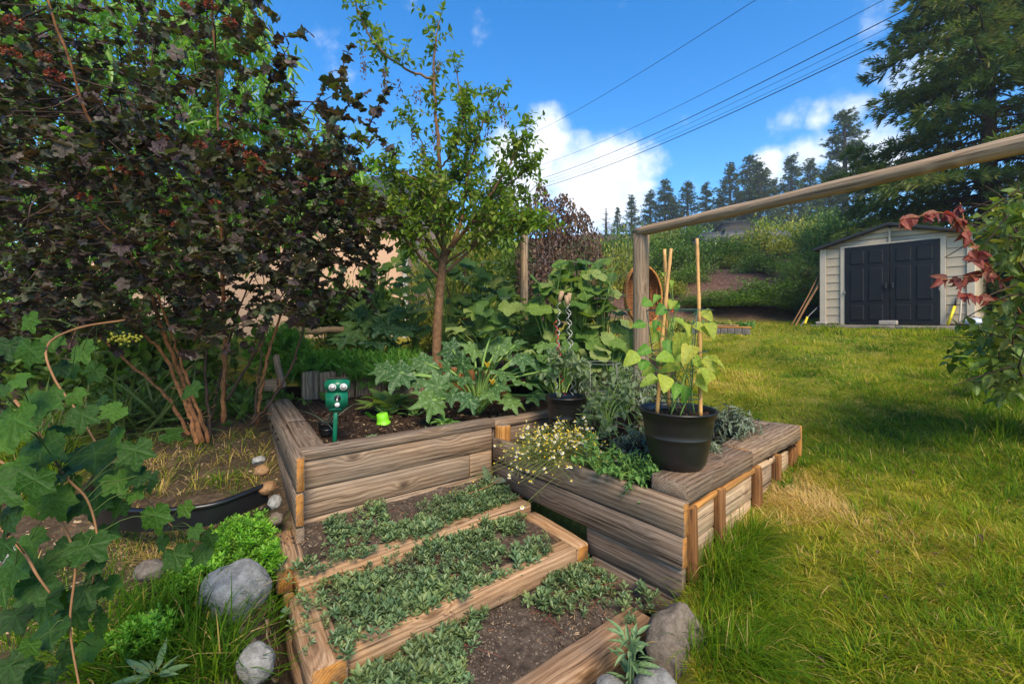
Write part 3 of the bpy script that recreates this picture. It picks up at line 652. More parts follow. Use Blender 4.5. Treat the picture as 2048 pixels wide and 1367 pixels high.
for lab, c, sz in (('concrete block lying before the black shed doors', (1.28, -.18, .045), (.30, .14, .09)), ('small flat paver at the left foot of the shed', (.08, -.19, .035), (.2, .14, .06))):
    t_ = thing('concrete_block', lab, 'block', tuple(SM @ Vector((c[0], c[1], c[2] - sz[2] / 2)))); link('block', box_mesh(sz, M_conc, .01), t_, SM @ Matrix.Translation(Vector(c)))
M_yel = plain_mat('yellow_tool_paint', (.72, .56, .02), .45, .4, var=.1); M_red = plain_mat('brown_tool_handle', (.26, .12, .05), .5, .3, var=.3)
def leaner(name, lab, cat, a, b, r_, mat, grp=None, extra=None):
    a = np.array(SM @ Vector(a)); b = np.array(SM @ Vector(b)); t = thing(name, lab, cat, a, grp); V, P, _ = tube(curve([a, (a + b) / 2 + rng.normal(0, .012, 3), b], 8), r_, 6); link('shaft', mesh_np('shaft', V, P, mat), t)
    if extra: extra(t, a, b)
    return t
leaner('bamboo_pole', 'long brown pole leaning lowest against the left shed wall', 'pole', (-.62, -.3, -.25), (-.03, .1, 1.22), .016, M_red, 'poles leaning on the shed')
leaner('bamboo_pole', 'long tan pole leaning second against the left shed wall', 'pole', (-.55, -.22, -.25), (-.03, .25, 1.12), .016, M_bamboo, 'poles leaning on the shed')
leaner('bamboo_pole', 'third brown pole leaning nearest the left shed wall', 'pole', (-.5, -.3, -.22), (-.04, .0, .90), .014, M_red, 'poles leaning on the shed')
def rake_head(t, a, b): link('head', box_mesh((.05, .03, .18), M_yel, .008), t, Matrix.Translation(Vector(a * .62 + b * .38)) @ Matrix.Rotation(R(20), 4, 'Y'))
leaner('long_tool', 'grey-handled tool with yellow grip leaning by the shed corner', 'tool', (-.38, -.2, -.1), (-.05, .05, .42), .013, M_wire, None, rake_head)
t = leaner('shovel', 'pale-handled shovel leaning against the right shed wall', 'tool', (2.33, -.10, .0), (2.36, -.05, .64), .018, M_trim)
t = thing('yellow_level', 'yellow bladed tool leaning on the right front of the shed', 'tool', tuple(SM @ Vector((2.2, -.15, 0)))); V, P, _ = tube([np.array(SM @ Vector((2.18, -.16, .0))), np.array(SM @ Vector((2.27, -.06, .37)))], .028, 4); link('blade', mesh_np('blade', V, P, M_yel, smooth=False), t); V, P, _ = tube([np.array(SM @ Vector((2.27, -.06, .37))), np.array(SM @ Vector((2.295, -.05, .52)))], .016, 6); link('grip', mesh_np('grip', V, P, M_black), t)
M_bag = plain_mat('white_plastic_bag', (.55, .58, .60), .4, .5, var=.3, sc=20)
def blob(name, c, size, mat, seed, sub_=3, rough=.28, fr=1.6, flat=0.0):
    bm = bmesh.new(); bmesh.ops.create_icosphere(bm, subdivisions=sub_, radius=1)
    for v in bm.verts:
        p = v.co.copy(); d = mnoise.fractal(p * fr + Vector((seed * 7.3, seed * 3.1, 0)), 1.0, 2.0, 4) * rough
        # facet-like planes
        for k in range(5):
            nd = Vector((math.sin(seed * 3 + k * 2.1), math.cos(seed * 1.7 + k * 1.3), math.sin(seed + k * 1.9))).normalized(); h = p.dot(nd) - (.72 + .06 * k * flat)
            if h > 0: p -= nd * h * .85
        v.co = Vector((p.x * size[0], p.y * size[1], p.z * size[2])) * (1 + d)
    me = bpy.data.meshes.new(name); bm.to_mesh(me); bm.free(); me.materials.append(mat)
    me.polygons.foreach_set('use_smooth', np.ones(len(me.polygons), bool)); return me
t = thing('plastic_bag', 'crumpled white bag on the right end of the shed platform', 'bag', tuple(SM @ Vector((2.6, -.1, 0)))); link('bag', blob('bag', None, (.20, .11, .08), M_bag, 4, 3, .5, 3.0), t, SM @ Matrix.Translation(Vector((2.58, -.14, .06))))

# far vegetable bed with block edging on the lawn
M_blk = plain_mat('grey_edging_block', (.17, .15, .135), .9, .1, var=.3, sc=14, bump=.4)
t_ = thing('far_bed', 'far garden bed edged with grey blocks and two pale boards on top', 'raised bed', gpx(1440, 668))
fa_, fb_ = gpx(1375, 668), gpx(1500, 668); fd = nrm(fb_ - fa_); L = float(np.linalg.norm(fb_ - fa_)); n = 9
fz = (fa_[2] + fb_[2]) / 2
for k in range(n): q = fa_ + fd * L * (k + .5) / n; link('block', box_mesh((L / n - .008, .16, .15), M_blk, .012), t_, frame((q[0], q[1], fz + .065), (fd[0], fd[1], 0)))
z_ = fz + .165
plank(t_, 'board', np.array((*(fa_ - fd * .1 + (0, .05, 0))[:2], z_)), np.array((*(fb_ + fd * .02)[:2], z_)), .15, .045, [M_orange, M_end]); plank(t_, 'board', np.array((*(fa_ + fd * .1 + (0, .06, 0))[:2], z_ + .048)), np.array((*(fa_ + fd * L * .82)[:2], z_ + .048)), .14, .042, [M_step, M_end])

# ------------------------------------------------------------------ house behind the shrubs
M_stucco = plain_mat('pink_beige_stucco', (.62, .40, .27), .9, .1, var=.10, sc=30, bump=.3); M_shingle = plain_mat('grey_shingle', (.05, .05, .055), .8, .2, var=.3, sc=20); M_white = plain_mat('white_trim_paint', (.42, .40, .37), .6, .3, var=.08)
t_ = thing('house', 'pinkish beige stucco house half hidden behind the left shrubs', 'house', (-6.5, 11, 1.2))
hz = H + (642 - 400) / 900 * 11
link('wall', box_mesh((9, 6, hz - .9), M_stucco, .02), t_, Matrix.Translation(Vector((-2.62 - 4.5, 14, .9 + (hz - .9) / 2))))
link('corner_trim', box_mesh((.12, .12, hz - .95), M_white, .01), t_, Matrix.Translation(Vector((-2.60, 10.99, .9 + (hz - .95) / 2))))
for sgn in (-1, 1): link('roof', box_mesh((9.9, 3.75, .12), M_shingle, .02), t_, Matrix.Translation(Vector((-7.1, 14 + sgn * 1.72, hz + .72))) @ Matrix.Rotation(R(-24 * sgn), 4, 'X'))
link('fascia', box_mesh((9.9, .06, .2), M_shingle, .01), t_, Matrix.Translation(Vector((-7.1, 10.55, hz - .05))))

# ------------------------------------------------------------------ overhead lines
M_line = plain_mat('black_cable', (.012, .012, .013), .6, .2, var=.2)
for lab, a, b, r_ in (('highest single overhead cable crossing the blue sky', (985, 302, 42), (1535, -15, 16), .011), ('second overhead cable from the top', (1060, 338, 42), (1790, -12, 15), .011), ('thick twisted overhead cable, third from the top', (1075, 360, 42), (1860, -5, 14), .018), ('thin overhead cable just under the twisted one', (1078, 365, 42), (1880, 5, 14), .008), ('fifth overhead cable, thin, second from the bottom', (1080, 370, 42), (1890, 18, 14), .008), ('lowest thick overhead cable reaching the big conifer', (1085, 375, 42), (1900, 20, 14), .019)):
    a, b = px(*a), px(*b); t = thing('overhead_cable', lab, 'cable', a, 'overhead cables'); q = a + (b - a) * np.linspace(0, 1, 40)[:, None]; q[:, 2] -= .5 * np.sin(np.linspace(0, 3.1416, 40)); V, P, _ = tube(q, r_, 5, False); link('cable', mesh_np('cable', V, P, M_line), t)
# ------------------------------------------------------------------ foliage materials
L_nine = leaf_mat('ninebark_leaf', [(.040, .019, .020), (.066, .034, .034), (.042, .062, .020), (.095, .060, .052), (.062, .088, .024), (.050, .024, .022)], .52, .28, (1.9, 2.2, .6), .45, vein=.25, veincol=(.06, .045, .03))
L_ngreen = leaf_mat('green_lobed_leaf', [(.018, .056, .007), (.034, .092, .009), (.075, .17, .014), (.014, .044, .007), (.028, .078, .008)], .5, .34, (1.7, 1.9, .4), .22, vein=.3, veincol=(.10, .22, .06))
L_peach = leaf_mat('peach_leaf', [(.08, .19, .020), (.12, .26, .028), (.17, .33, .04), (.24, .38, .05)], .4, .40, spec=.5)
L_fruit = leaf_mat('small_tree_leaf', [(.075, .15, .014), (.12, .21, .018), (.17, .25, .022), (.22, .25, .03)], .48, .35)
L_dry = leaf_mat('dry_brown_leaf', [(.10, .055, .032), (.17, .10, .062), (.06, .035, .025), (.24, .16, .11)], .8, .12, (1.3, 1.1, .8), .1)
L_squash = leaf_mat('squash_leaf', [(.060, .13, .020), (.10, .185, .028), (.15, .23, .036), (.24, .29, .085)], .6, .28, (1.5, 1.7, .5), .3, vein=.35, veincol=(.22, .28, .13))
L_zuc = leaf_mat('zucchini_leaf', [(.024, .078, .018), (.048, .12, .024), (.11, .20, .034)], .55, .25, (1.5, 1.8, .5), .3, vein=.45, veincol=(.24, .33, .18), patch=.56, patchcol=(.27, .33, .20), psc=7.0)
L_bean = leaf_mat('bean_leaf', [(.07, .21, .022), (.14, .31, .03), (.32, .42, .045), (.45, .47, .06), (.10, .26, .03)], .5, .40, (1.4, 1.5, .4), .3, vein=.3, veincol=(.36, .46, .12))
L_tom = leaf_mat('tomato_leaf', [(.10, .15, .065), (.15, .20, .09), (.20, .25, .12), (.08, .13, .05)], .65, .25)
L_sage = leaf_mat('grey_green_leaf', [(.13, .17, .10), (.19, .23, .15), (.25, .28, .20), (.10, .14, .075)], .75, .15, spec=.15)
L_purs = leaf_mat('ground_cover_leaf', [(.085, .15, .060), (.12, .195, .078), (.16, .235, .09), (.20, .25, .08)], .45, .2, (1.4, 1.6, .6), .4)
L_mint = leaf_mat('mint_leaf', [(.07, .17, .035), (.11, .23, .045), (.16, .28, .06)], .55, .25)
L_lime = leaf_mat('oregano_leaf', [(.13, .33, .018), (.19, .42, .025), (.26, .47, .04), (.09, .24, .02)], .5, .3)
L_fern = leaf_mat('feathery_leaf', [(.07, .19, .022), (.11, .27, .03), (.17, .32, .045)], .55, .3)
L_red = leaf_mat('red_leaf', [(.20, .032, .022), (.30, .065, .04), (.14, .022, .02), (.34, .14, .06)], .5, .3, (1.6, .9, .6), .35, vein=.2, veincol=(.35, .16, .10))
L_right = leaf_mat('vine_leaf', [(.12, .20, .03), (.20, .27, .045), (.07, .15, .022), (.31, .30, .07), (.055, .12, .02)], .5, .3, (1.5, 1.5, .5), .35, vein=.25, veincol=(.30, .32, .12))
L_needle = leaf_mat('fir_needle', [(.048, .088, .022), (.075, .125, .026), (.11, .16, .028), (.15, .145, .035)], .55, .28, spec=.25)
L_pine = leaf_mat('pine_needle', [(.050, .078, .028), (.078, .11, .034), (.11, .14, .042)], .6, .1, spec=.2)
L_hedge = leaf_mat('hedge_leaf', [(.060, .12, .014), (.10, .17, .018), (.14, .22, .025), (.042, .085, .012)], .5, .25)
L_broom = leaf_mat('yellow_green_shrub_leaf', [(.17, .20, .025), (.25, .26, .030), (.34, .32, .045), (.11, .16, .025)], .6, .3)
L_grass = None
M_ninestem = plain_mat('peeling_bark', (.25, .11, .045), .8, .15, var=.6, sc=28, bump=.6)
M_bark2 = plain_mat('tree_bark', (.17, .095, .05), .85, .15, var=.5, sc=24, bump=.6)
M_twig = plain_mat('dark_twig', (.07, .042, .030), .8, .15, var=.4, sc=10)
M_stalk = plain_mat('green_stalk', (.17, .28, .06), .55, .3, var=.2, sc=14)
M_tanstem = plain_mat('tan_green_shoot', (.24, .115, .045), .65, .3, var=.3, sc=10)
M_pinebark = plain_mat('pine_bark', (.075, .052, .040), .9, .1, var=.4, sc=6)

T_nine = [leaf_lobed([(0, 1, .62), (1.0, .84, .58), (-1.0, .84, .58), (2.1, .60, .6), (-2.1, .60, .6)], 24, 2, .56, .07, .10 * k - .12, .05, .5, .05, seed=i) for i, k in enumerate((0, 1, 2))]
T_big = [leaf_lobed([(0, 1, .62), (1.0, .90, .58), (-1.0, .90, .58), (2.05, .74, .62), (-2.05, .74, .62)], 42, 3, .64, .10, -.10 + .06 * i, .05, .55, .05, seed=i + 3) for i in range(3)]
T_squash = [leaf_lobed([(0, 1, .62), (1.15, .95, .6), (-1.15, .95, .6), (2.3, .88, .55), (-2.3, .88, .55)], 30, 3, .84, .03, .10 - .14 * i, .05, .55, .08, seed=i + 9, sf=4) for i in range(3)]
T_zuc = [leaf_lobed([(0, 1, .40), (.9, .97, .40), (-.9, .97, .40), (1.8, .90, .40), (-1.8, .90, .40), (2.6, .78, .36), (-2.6, .78, .36)], 48, 3, .58, .10, .02 - .10 * i, .07, .4, .06, seed=i + 15, sf=5) for i in range(3)]
T_ov = leaf_ovate(3, .55, .4); T_ov4 = [leaf_ovate(5, .62, .36, .16, .30), leaf_ovate(5, .70, .34, .05, .12), leaf_ovate(5, .58, .4, .25, .5)]
T_lance = leaf_ovate(4, .28, .35, .2, .35); T_small = leaf_ovate(2, .55, .5, .15, .1); T_blade = leaf_ovate(3, .10, .4, .1, .5)
T_heart = [leaf_ovate(8, .80, .30, .10, .28, .95), leaf_ovate(8, .74, .32, .2, .45, .95), leaf_ovate(8, .84, .28, .02, .10, .9)]
def up(n, z=1.0, j=.5): q = rng.normal(0, j, (n, 3)); q[:, 2] += z; return q
def rdir(n, zb=0.0): q = rng.normal(size=(n, 3)); q = nrm(q); q[:, 2] += zb; return nrm(q)

# ------------------------------------------------------------------ far pines
def pine_crown(seed, n_wh=34, hgt=11.0, wid=2.3, bare=False):
    r0 = np.random.default_rng(seed); Ps, Ds, Ns, Ss = [], [], [], []; tw = []
    for k in range(n_wh):
        f_ = (k + r0.uniform(-.3, .3)) / n_wh; z = hgt * (.10 + .90 * f_); L = wid * (1 - f_) ** 1.0 * (.6 + .6 * r0.random()) + .14
        for b in range(r0.integers(3, 6)):
            if r0.random() < .16: continue
            a = r0.uniform(0, 6.28); d = np.array((math.cos(a), math.sin(a), r0.uniform(.05, .40))); l = L * r0.uniform(.55, 1.1); e = np.array((0, 0, z)) + d * l
            tw.append((np.array([(0, 0, z), e]), (.03, .008)))
            if bare: continue
            m_ = int(8 + 22 * l / wid); t = r0.uniform(.35, 1.03, m_)[:, None]; p = np.array((0, 0, z)) + d * l * t + r0.normal(0, .13 + .07 * l / wid, (m_, 3))
            Ps.append(p); Ds.append(nrm(d + r0.normal(0, .6, (m_, 3)))); Ns.append(r0.normal(0, .6, (m_, 3)) + (0, 0, 1)); Ss.append(r0.uniform(.17, .32, m_))
    stem = tube([(0, 0, -1.5), (0, 0, hgt * .5), (0, 0, hgt * 1.0)], (.20, .12, .02), 6)
    return (np.concatenate(Ps), np.concatenate(Ds), np.concatenate(Ns), np.concatenate(Ss)) if Ps else None, stem, tw
# a tuft of needles: crossed thin blades
def tuft(n=7, seed=0, w=.07):
    r0 = np.random.default_rng(seed); V, T = [], []
    for k in range(n):
        d = nrm(np.array((r0.normal(0, .55), 1, r0.normal(0, .55)))); s_ = nrm(np.cross(d, r0.normal(size=3))) * w; b = len(V); L = r0.uniform(.7, 1.05)
        V += [np.zeros(3), d * L * .5 + s_, d * L * .5 - s_, d * L]; T += [(b, b + 1, b + 2), (b + 2, b + 1, b + 3)]
    return np.array(V), [np.array(T)], np.zeros(len(V))
T_tuft = tuft(7, 1, .11)
crowns = []
for sdd in range(4):
    c_, stem, tw = pine_crown(50 + sdd, 34 + 3 * sdd, 11.0, 2.0 + .25 * sdd)
    Vc, Pc, Ac = merged(T_tuft, mats_of(*c_)); V2, P2_, A2_ = cat_geo([stem] + [tube(p, r_, 3, False) for p, r_ in tw])
    crowns.append((mesh_np('crown', Vc, Pc, L_pine, attrs=Ac), mesh_np('trunk', V2, P2_, M_pinebark)))
_, stem, tw = pine_crown(77, 30, 9.0, 1.7, True); V2, P2_, _a = cat_geo([stem] + [tube(p, (.05, .02), 3, False) for p, r_ in tw]); dead_me = mesh_np('trunk', V2, P2_, M_pinebark)
pines = [(1263, 402, 62, 'left end of the ridge row'), (1300, 392, 66, 'second from the left on the ridge'), (1330, 372, 64, 'third from the left on the ridge'), (1375, 376, 62, 'under the cloud edge, fourth on the ridge'), (1412, 378, 66, 'small, fifth on the ridge'),
         (1460, 338, 60, 'broad, sixth on the ridge'), (1500, 325, 64, 'tall pair, left one above the overhead pole'), (1520, 338, 58, 'tall pair, right one above the overhead pole'), (1583, 322, 60, 'slim, alone right of the tall pair'), (1620, 330, 64, 'beside the small cloud'), (1690, 236, 44, 'nearest, tallest, partly behind the big fir'), (1660, 340, 58, 'just left of the big fir, low'), (1235, 430, 70, 'small faint one behind the brown vine'), (1345, 405, 72, 'small one filling the gap on the ridge'), (1440, 400, 72, 'short one below the broad pine'), (1548, 372, 70, 'short one right of the tall pair')]
for i, (u, v, Y, wh) in enumerate(pines):
    top = px(u, v - 12, Y); gz_ = float(g(top[0], top[1])); hh = max(4.5, top[2] - gz_)
    t = thing('pine_tree', 'dark distant pine, ' + wh, 'tree', (top[0], top[1], gz_), 'pines on the ridge')
    sx = hh / 11.0 * U(1.5, 2.0); cm, tm = crowns[i % 4]; M = Matrix.Translation(Vector((top[0], top[1], gz_))) @ Matrix.Rotation(U(0, 6), 4, 'Z') @ Matrix.Diagonal(Vector((sx, sx, hh / 11.0, 1)))
    link('crown', cm, t, M); link('trunk', tm, t, M)
top = px(1212, 415, 50); gz_ = float(g(top[0], top[1])); t = thing('dead_tree', 'bare grey dead tree standing left of the far pines', 'tree', (top[0], top[1], gz_)); link('trunk', dead_me, t, Matrix.Translation(Vector((top[0], top[1], gz_))) @ Matrix.Diagonal(Vector((.9, .9, (top[2] - gz_) / 9, 1))))

# ------------------------------------------------------------------ hillside shrubs
def shrub_mesh(seed, n=1500, leaf=.10, tpl=T_small, mat=L_broom, upright=.6, flat=1.0):
    r0 = np.random.default_rng(seed); cl = 26; cc = nrm(r0.normal(size=(cl, 3))) * r0.uniform(.35, .85, (cl, 1)); cc[:, 2] = np.abs(cc[:, 2]) * flat
    k = r0.integers(0, cl, n); P = cc[k] + r0.normal(0, .17, (n, 3)); P[:, 2] = np.abs(P[:, 2]); D = nrm(P * .8 + r0.normal(0, .5, (n, 3)) + (0, 0, upright)); N = r0.normal(0, .6, (n, 3)) + (0, 0, .6)
    Vc, Pc, Ac = merged(tpl, mats_of(P, D, N, leaf * r0.uniform(.6, 1.4, n)), np.clip(r0.random(cl)[k] * .6 + r0.random(n) * .4, 0, 1)); me = mesh_np('foliage', Vc, Pc, mat, attrs=Ac)
    st = [(curve([(0, 0, -.1), c_ * .5 + r0.normal(0, .05, 3), c_], 6), np.linspace(.03, .008, 6)) for c_ in cc]; V, P_, a = tubes(st, 4); return me, mesh_np('stem', V, P_, M_twig)
def place_shrub(me, u, vb, Y, rx, rz, lab, cat='shrub', grp='hillside shrubs', name='shrub', ry=None, zbase=None):
    b = px(u, vb, Y); z = float(g(b[0], b[1])) if zbase is None else zbase
    t = thing(name, lab, cat, (b[0], b[1], z), grp); M = Matrix.Translation(Vector((b[0], b[1], z))) @ Matrix.Rotation(U(0, 6.28), 4, 'Z') @ Matrix.Diagonal(Vector((rx, ry or rx, rz, 1)))
    link('foliage', me[0], t, M)['kind'] = 'stuff'; link('stem', me[1], t, M); return t
sh_y = [shrub_mesh(1, 3600, .075), shrub_mesh(2, 3600, .075)]
sh_g = [shrub_mesh(3, 3800, .075, T_small, L_hedge), shrub_mesh(4, 3800, .07, T_small, L_hedge)]
sh_t = [shrub_mesh(8, 6500, .085, T_ov, L_broom, .3, 3.0), shrub_mesh(9, 6500, .085, T_ov, L_hedge, .3, 3.0)]
sh_d = [shrub_mesh(5, 7000, .12, T_blade, L_hedge, .2, 2.0), shrub_mesh(6, 7000, .075, T_small, L_hedge, .4, 2.0)]
def ztop(v, Y): return H - (v - HV) / F * Y
for (u, Y, rx, vt, kind, lab) in [(1225, 15, 1.2, 480, 'y', 'yellow-green shrub between the brown vine and the square post'), (1345, 17, 1.7, 470, 'g', 'green bank shrub right behind the square post'), (1300, 19, 1.5, 452, 'g', 'green shrub below the left pines behind the post'), (1430, 19, 2.0, 462, 'g', 'broad green shrub left of the parked car'), (1540, 21, 2.0, 440, 'y', 'broad yellow-green shrub right of the parked car'), (1500, 27, 2.2, 448, 'y', 'pale shrub behind the parked car'), (1395, 26, 2.3, 440, 'g', 'high green shrub at the foot of the ridge pines'), (1600, 24, 2.0, 430, 'y', 'yellow-green shrub below the small cloud'), (1250, 24, 2.2, 450, 'g', 'grey-green shrub left of the square post, far up the bank'), (1650, 20, 2.0, 440, 'g', 'green shrub left of the trees behind the shed'), (1480, 17.5, .9, 520, 'y', 'low yellowish shrub below the parked car'), (1530, 36, 3.2, 430, 'g', 'large dim shrub under the tall pine pair'), (1640, 36, 3.4, 415, 'g', 'large dim shrub under the fir branches'), (1330, 36, 3.2, 445, 'y', 'dim shrub under the left ridge pines'), (1180, 26, 2.6, 470, 'g', 'dim shrub behind the brown vine'), (1375, 15.2, .9, 552, 'g', 'low green shrub on the mulch bank right of the bamboo canes'), (1330, 14.4, .8, 560, 'y', 'low yellowish shrub at the left foot of the mulch bank'), (1520, 15.6, 1.1, 530, 'g', 'round green shrub at the right end of the mulch bank')]:
    b = px(u, 600, Y); z = float(g(b[0], b[1])); me = (sh_y if kind == 'y' else sh_g)[rng.integers(0, 2)]
    place_shrub(me, u, 600, Y, rx, max(.7, ztop(vt + 4, Y) - z), lab)
for (u, Y, rx, vt, lab) in [(1420, 13.2, 1.1, 583, 'low dark juniper on the bank above the far bed'), (1490, 13.0, 1.4, 568, 'spreading dark juniper above the pale boards'), (1560, 12.8, 1.3, 545, 'dark juniper midway between far bed and shed'), (1610, 13.2, 1.3, 500, 'tall juniper just left of the shed'), (1590, 12.2, .9, 600, 'low juniper touching the leaning poles'), (1680, 14.2, 1.5, 420, 'dark leafy tree behind the left roof edge of the shed'), (1760, 14.0, 1.6, 395, 'dark leafy tree behind the shed ridge'), (1860, 13.0, 1.6, 385, 'dark leafy tree behind the right roof edge of the shed'), (1960, 12.0, 1.7, 400, 'dark leafy mass right of the shed'), (1630, 16.5, 1.5, 450, 'tall green shrub further left behind the shed'), (2040, 10.5, 1.6, 380, 'dark leafy mass at the right edge behind the vine')]:
    b = px(u, 640, Y); z = float(g(b[0], b[1])); me = sh_d[rng.integers(0, 2)]
    place_shrub(me, u, 640, Y, rx, max(.4, ztop(vt, Y) - z) / 1.95, lab, 'shrub', 'evergreen shrubs around the shed', 'evergreen_shrub')

# parked car on the upper drive, mostly hidden by the shrubs
M_car = plain_mat('grey_car_paint', (.05, .055, .065), .5, .3, 0, .08); M_glass = plain_mat('dark_car_glass', (.012, .014, .018), .5, .15, 0, .1); M_tyre = plain_mat('tyre_rubber', (.012, .012, .012), .8, .2); M_rim = plain_mat('grey_rim', (.35, .35, .36), .35, .5, .7, .1)
cb = px(1480, 540, 23); cz = float(g(cb[0], cb[1])); t_ = thing('parked_car', 'grey car parked on the upper bank, half hidden by shrubs', 'car', (cb[0], cb[1], cz))
CM = Matrix.Translation(Vector((cb[0], cb[1], cz + .12))) @ Matrix.Rotation(R(-12), 4, 'Z')
sec = [(-2.15, .45, .75, .78), (-2.0, .30, .92, .85), (-1.3, .28, 1.0, .88), (-.7, .28, 1.02, .89), (.6, .28, 1.02, .89), (1.4, .28, .98, .88), (2.0, .30, .86, .84), (2.2, .42, .70, .76)]
V = []; 
for x, z0, z1, w in sec: V += [(x, -w, z0), (x, -w - .02, (z0 + z1) / 2), (x, -w * .94, z1), (x, w * .94, z1), (x, w + .02, (z0 + z1) / 2), (x, w, z0)]
n = len(sec); i = np.arange(n - 1)[:, None] * 6; j = np.arange(6)[None]; Q = np.stack([i + j, i + 6 + j, i + 6 + (j + 1) % 6, i + (j + 1) % 6], -1).reshape(-1, 4)
link('body', mesh_np('body', V, [Q, np.array([[0, 1, 2, 3, 4, 5], [n * 6 - 1, n * 6 - 2, n * 6 - 3, n * 6 - 4, n * 6 - 5, n * 6 - 6]])], M_car), t_, CM)
cab = [(-1.5, .84, 1.0), (-1.0, .74, 1.42), (.2, .74, 1.48), (1.05, .82, 1.0)]; V = []
for x, w, z1 in cab: V += [(x, -w, .99 if z1 < 1.1 else z1), (x, w, .99 if z1 < 1.1 else z1)]
V += [(-1.0, -.84, .99), (.2, -.84, .99), (-1.0, .84, .99), (.2, .84, .99)]
link('cabin_glass', mesh_np('cabin_glass', V, [np.array([(0, 2, 3, 1), (4, 6, 7, 5), (8, 9, 4, 2), (10, 3, 5, 11)]), np.array([(0, 8, 2), (9, 6, 4), (1, 3, 10), (11, 5, 7)])], M_glass, smooth=False), t_, CM)
link('roof_panel', box_mesh((1.24, 1.46, .05), M_car, .02), t_, CM @ Matrix.Translation(Vector((-.4, 0, 1.46))) @ Matrix.Rotation(R(-2.5), 4, 'Y'))
for x in (-1.35, 1.4):
    for y in (-.82, .82):
        V, P, _ = tube([(x, y - .1, .32), (x, y + .1, .32)], .33, 18); w_ = link('wheel', mesh_np('wheel', V, P, M_tyre), t_, CM); V, P, _ = tube([(x, y - .105, .32), (x, y + .105, .32)], .2, 14); o = bpy.data.objects.new('rim', mesh_np('rim', V, P, M_rim)); C.objects.link(o); o.parent = w_
for y in (-.6, .6): link('headlight', box_mesh((.08, .32, .14), M_rim, .03), t_, CM @ Matrix.Translation(Vector((-2.10, y, .72))))
for y in (-.98, .98): link('mirror', box_mesh((.12, .2, .14), M_car, .03), t_, CM @ Matrix.Translation(Vector((-.95, y, 1.05))))

# ------------------------------------------------------------------ big fir on the right
fb0 = np.array((11.6, 11.0)); fz0 = float(g(*fb0)); t_ = thing('fir_tree', 'big dark fir rising behind the shed to the top right corner', 'tree', (fb0[0], fb0[1], fz0))
fh = 12.5; Vt, Pt, at_ = tube(curve([(fb0[0], fb0[1], fz0 - .3), (fb0[0] + .05, fb0[1], fz0 + 5), (fb0[0], fb0[1], fz0 + fh)], 14), np.linspace(.24, .03, 14), 9); link('trunk', mesh_np('trunk', Vt, Pt, M_pinebark), t_)
T_spr = tuft(10, 5, .055); tw, PP, DD, NN, SS, RR = [], [], [], [], [], []
for k in range(235):
    f_ = U(.06, .97); z = fz0 + fh * f_; L = (3.9 * (1 - f_) ** .62) * U(.55, 1.05) + .2; a = U(0, 6.28); d = np.array((math.cos(a), math.sin(a), 0)); n = 9; t = np.linspace(0, 1, n)[:, None]
    c_ = np.array((fb0[0], fb0[1], z)) + d * L * t; c_[:, 2] += L * (.12 * t - .34 * t ** 2 + .14 * t ** 4)[:, 0]; tw.append((c_, np.linspace(.035, .006, n))); sd_ = np.cross(d, (0, 0, 1)); rb = U(0, 1)
    m_ = int(44 * L); tt = U(.16, 1.0, m_) ** .8; lat = rng.normal(0, 1, m_) * (.10 + .34 * np.sin(np.clip(tt, 0, 1) * 2.7)) * min(1, L / 2.4) 
    p = np.stack([np.interp(tt, t[:, 0], c_[:, q]) for q in range(3)], -1) + sd_ * lat[:, None]; p[:, 2] -= np.abs(lat) * .22 + U(0, .10, m_); PP.append(p); DD.append(d * .9 + sd_ * np.sign(lat)[:, None] * .9 + rng.normal(0, .25, (m_, 3)) + (0, 0, -.15)); NN.append(up(m_, 1.2, .35)); SS.append(U(.16, .30, m_)); RR.append(np.clip(rb * .5 + U(0, .5, m_), 0, 1))
Vc, Pc, Ac = merged(T_spr, mats_of(np.concatenate(PP), np.concatenate(DD), np.concatenate(NN), np.concatenate(SS)), np.concatenate(RR)); o = link('crown', mesh_np('crown', Vc, Pc, L_needle, attrs=Ac), t_); o['kind'] = 'stuff'
Vt, Pt, at_ = tubes(tw, 4); link('branches', mesh_np('branches', Vt, Pt, M_twig), t_)['kind'] = 'stuff'

# ------------------------------------------------------------------ brown dead vine on its support
t_ = thing('dead_vine', 'heap of dry brown dead vine hanging behind the slim fence post', 'vine', px(1120, 600, 9.0))
poly = [(1035, 600), (1030, 500), (1040, 430), (1065, 395), (1082, 355), (1100, 390), (1135, 396), (1172, 418), (1200, 465), (1212, 530), (1200, 600)]
q = sample_poly(poly, 5200, 8.7, 9.7); q[:, 2] += .12 * fbm(q[:, 0], q[:, 1] * 0, 5); d = rng.normal(0, .4, q.shape); d[:, 2] -= 1.0
put_leaves(t_, T_ov4, mats_of(q, d, rng.normal(0, 1.4, q.shape) + (0, -1, .2), U(.04, .095, len(q))), L_dry, rest_tpl=T_ov, minpx=8)
st = [(curve([px(U(1040, 1190), 620, 9.2), px(U(1040, 1190), 520, 9.2), px(U(1050, 1170), 430, 9.2), px(U(1040, 1200), 470, 9.0)], 12), .012) for _ in range(26)]
V, P, a = tubes(st, 4); link('stem', mesh_np('stem', V, P, M_twig), t_)
t_ = thing('bare_shrub', 'bare greyish twiggy shrub behind the small tree crown', 'shrub', px(960, 560, 9.5))
st = [(curve([px(960, 560, 9.8), px(965 + U(-20, 20), 430, 9.8), px(U(925, 1040), U(320, 400), U(9.2, 10.4))], 10), np.linspace(.02, .004, 10)) for _ in range(46)]; V, P, a = tubes(st, 4); link('stem', mesh_np('stem', V, P, plain_mat('grey_twig', (.20, .17, .16), .8, .1)), t_)
place_shrub(sh_t[0], 925, 640, 9.0, .95, (ztop(385, 9) - 1.0) / 2.9, 'yellow-green shrub glowing behind the small tree', zbase=1.0, grp='shrubs behind the vegetable rows')
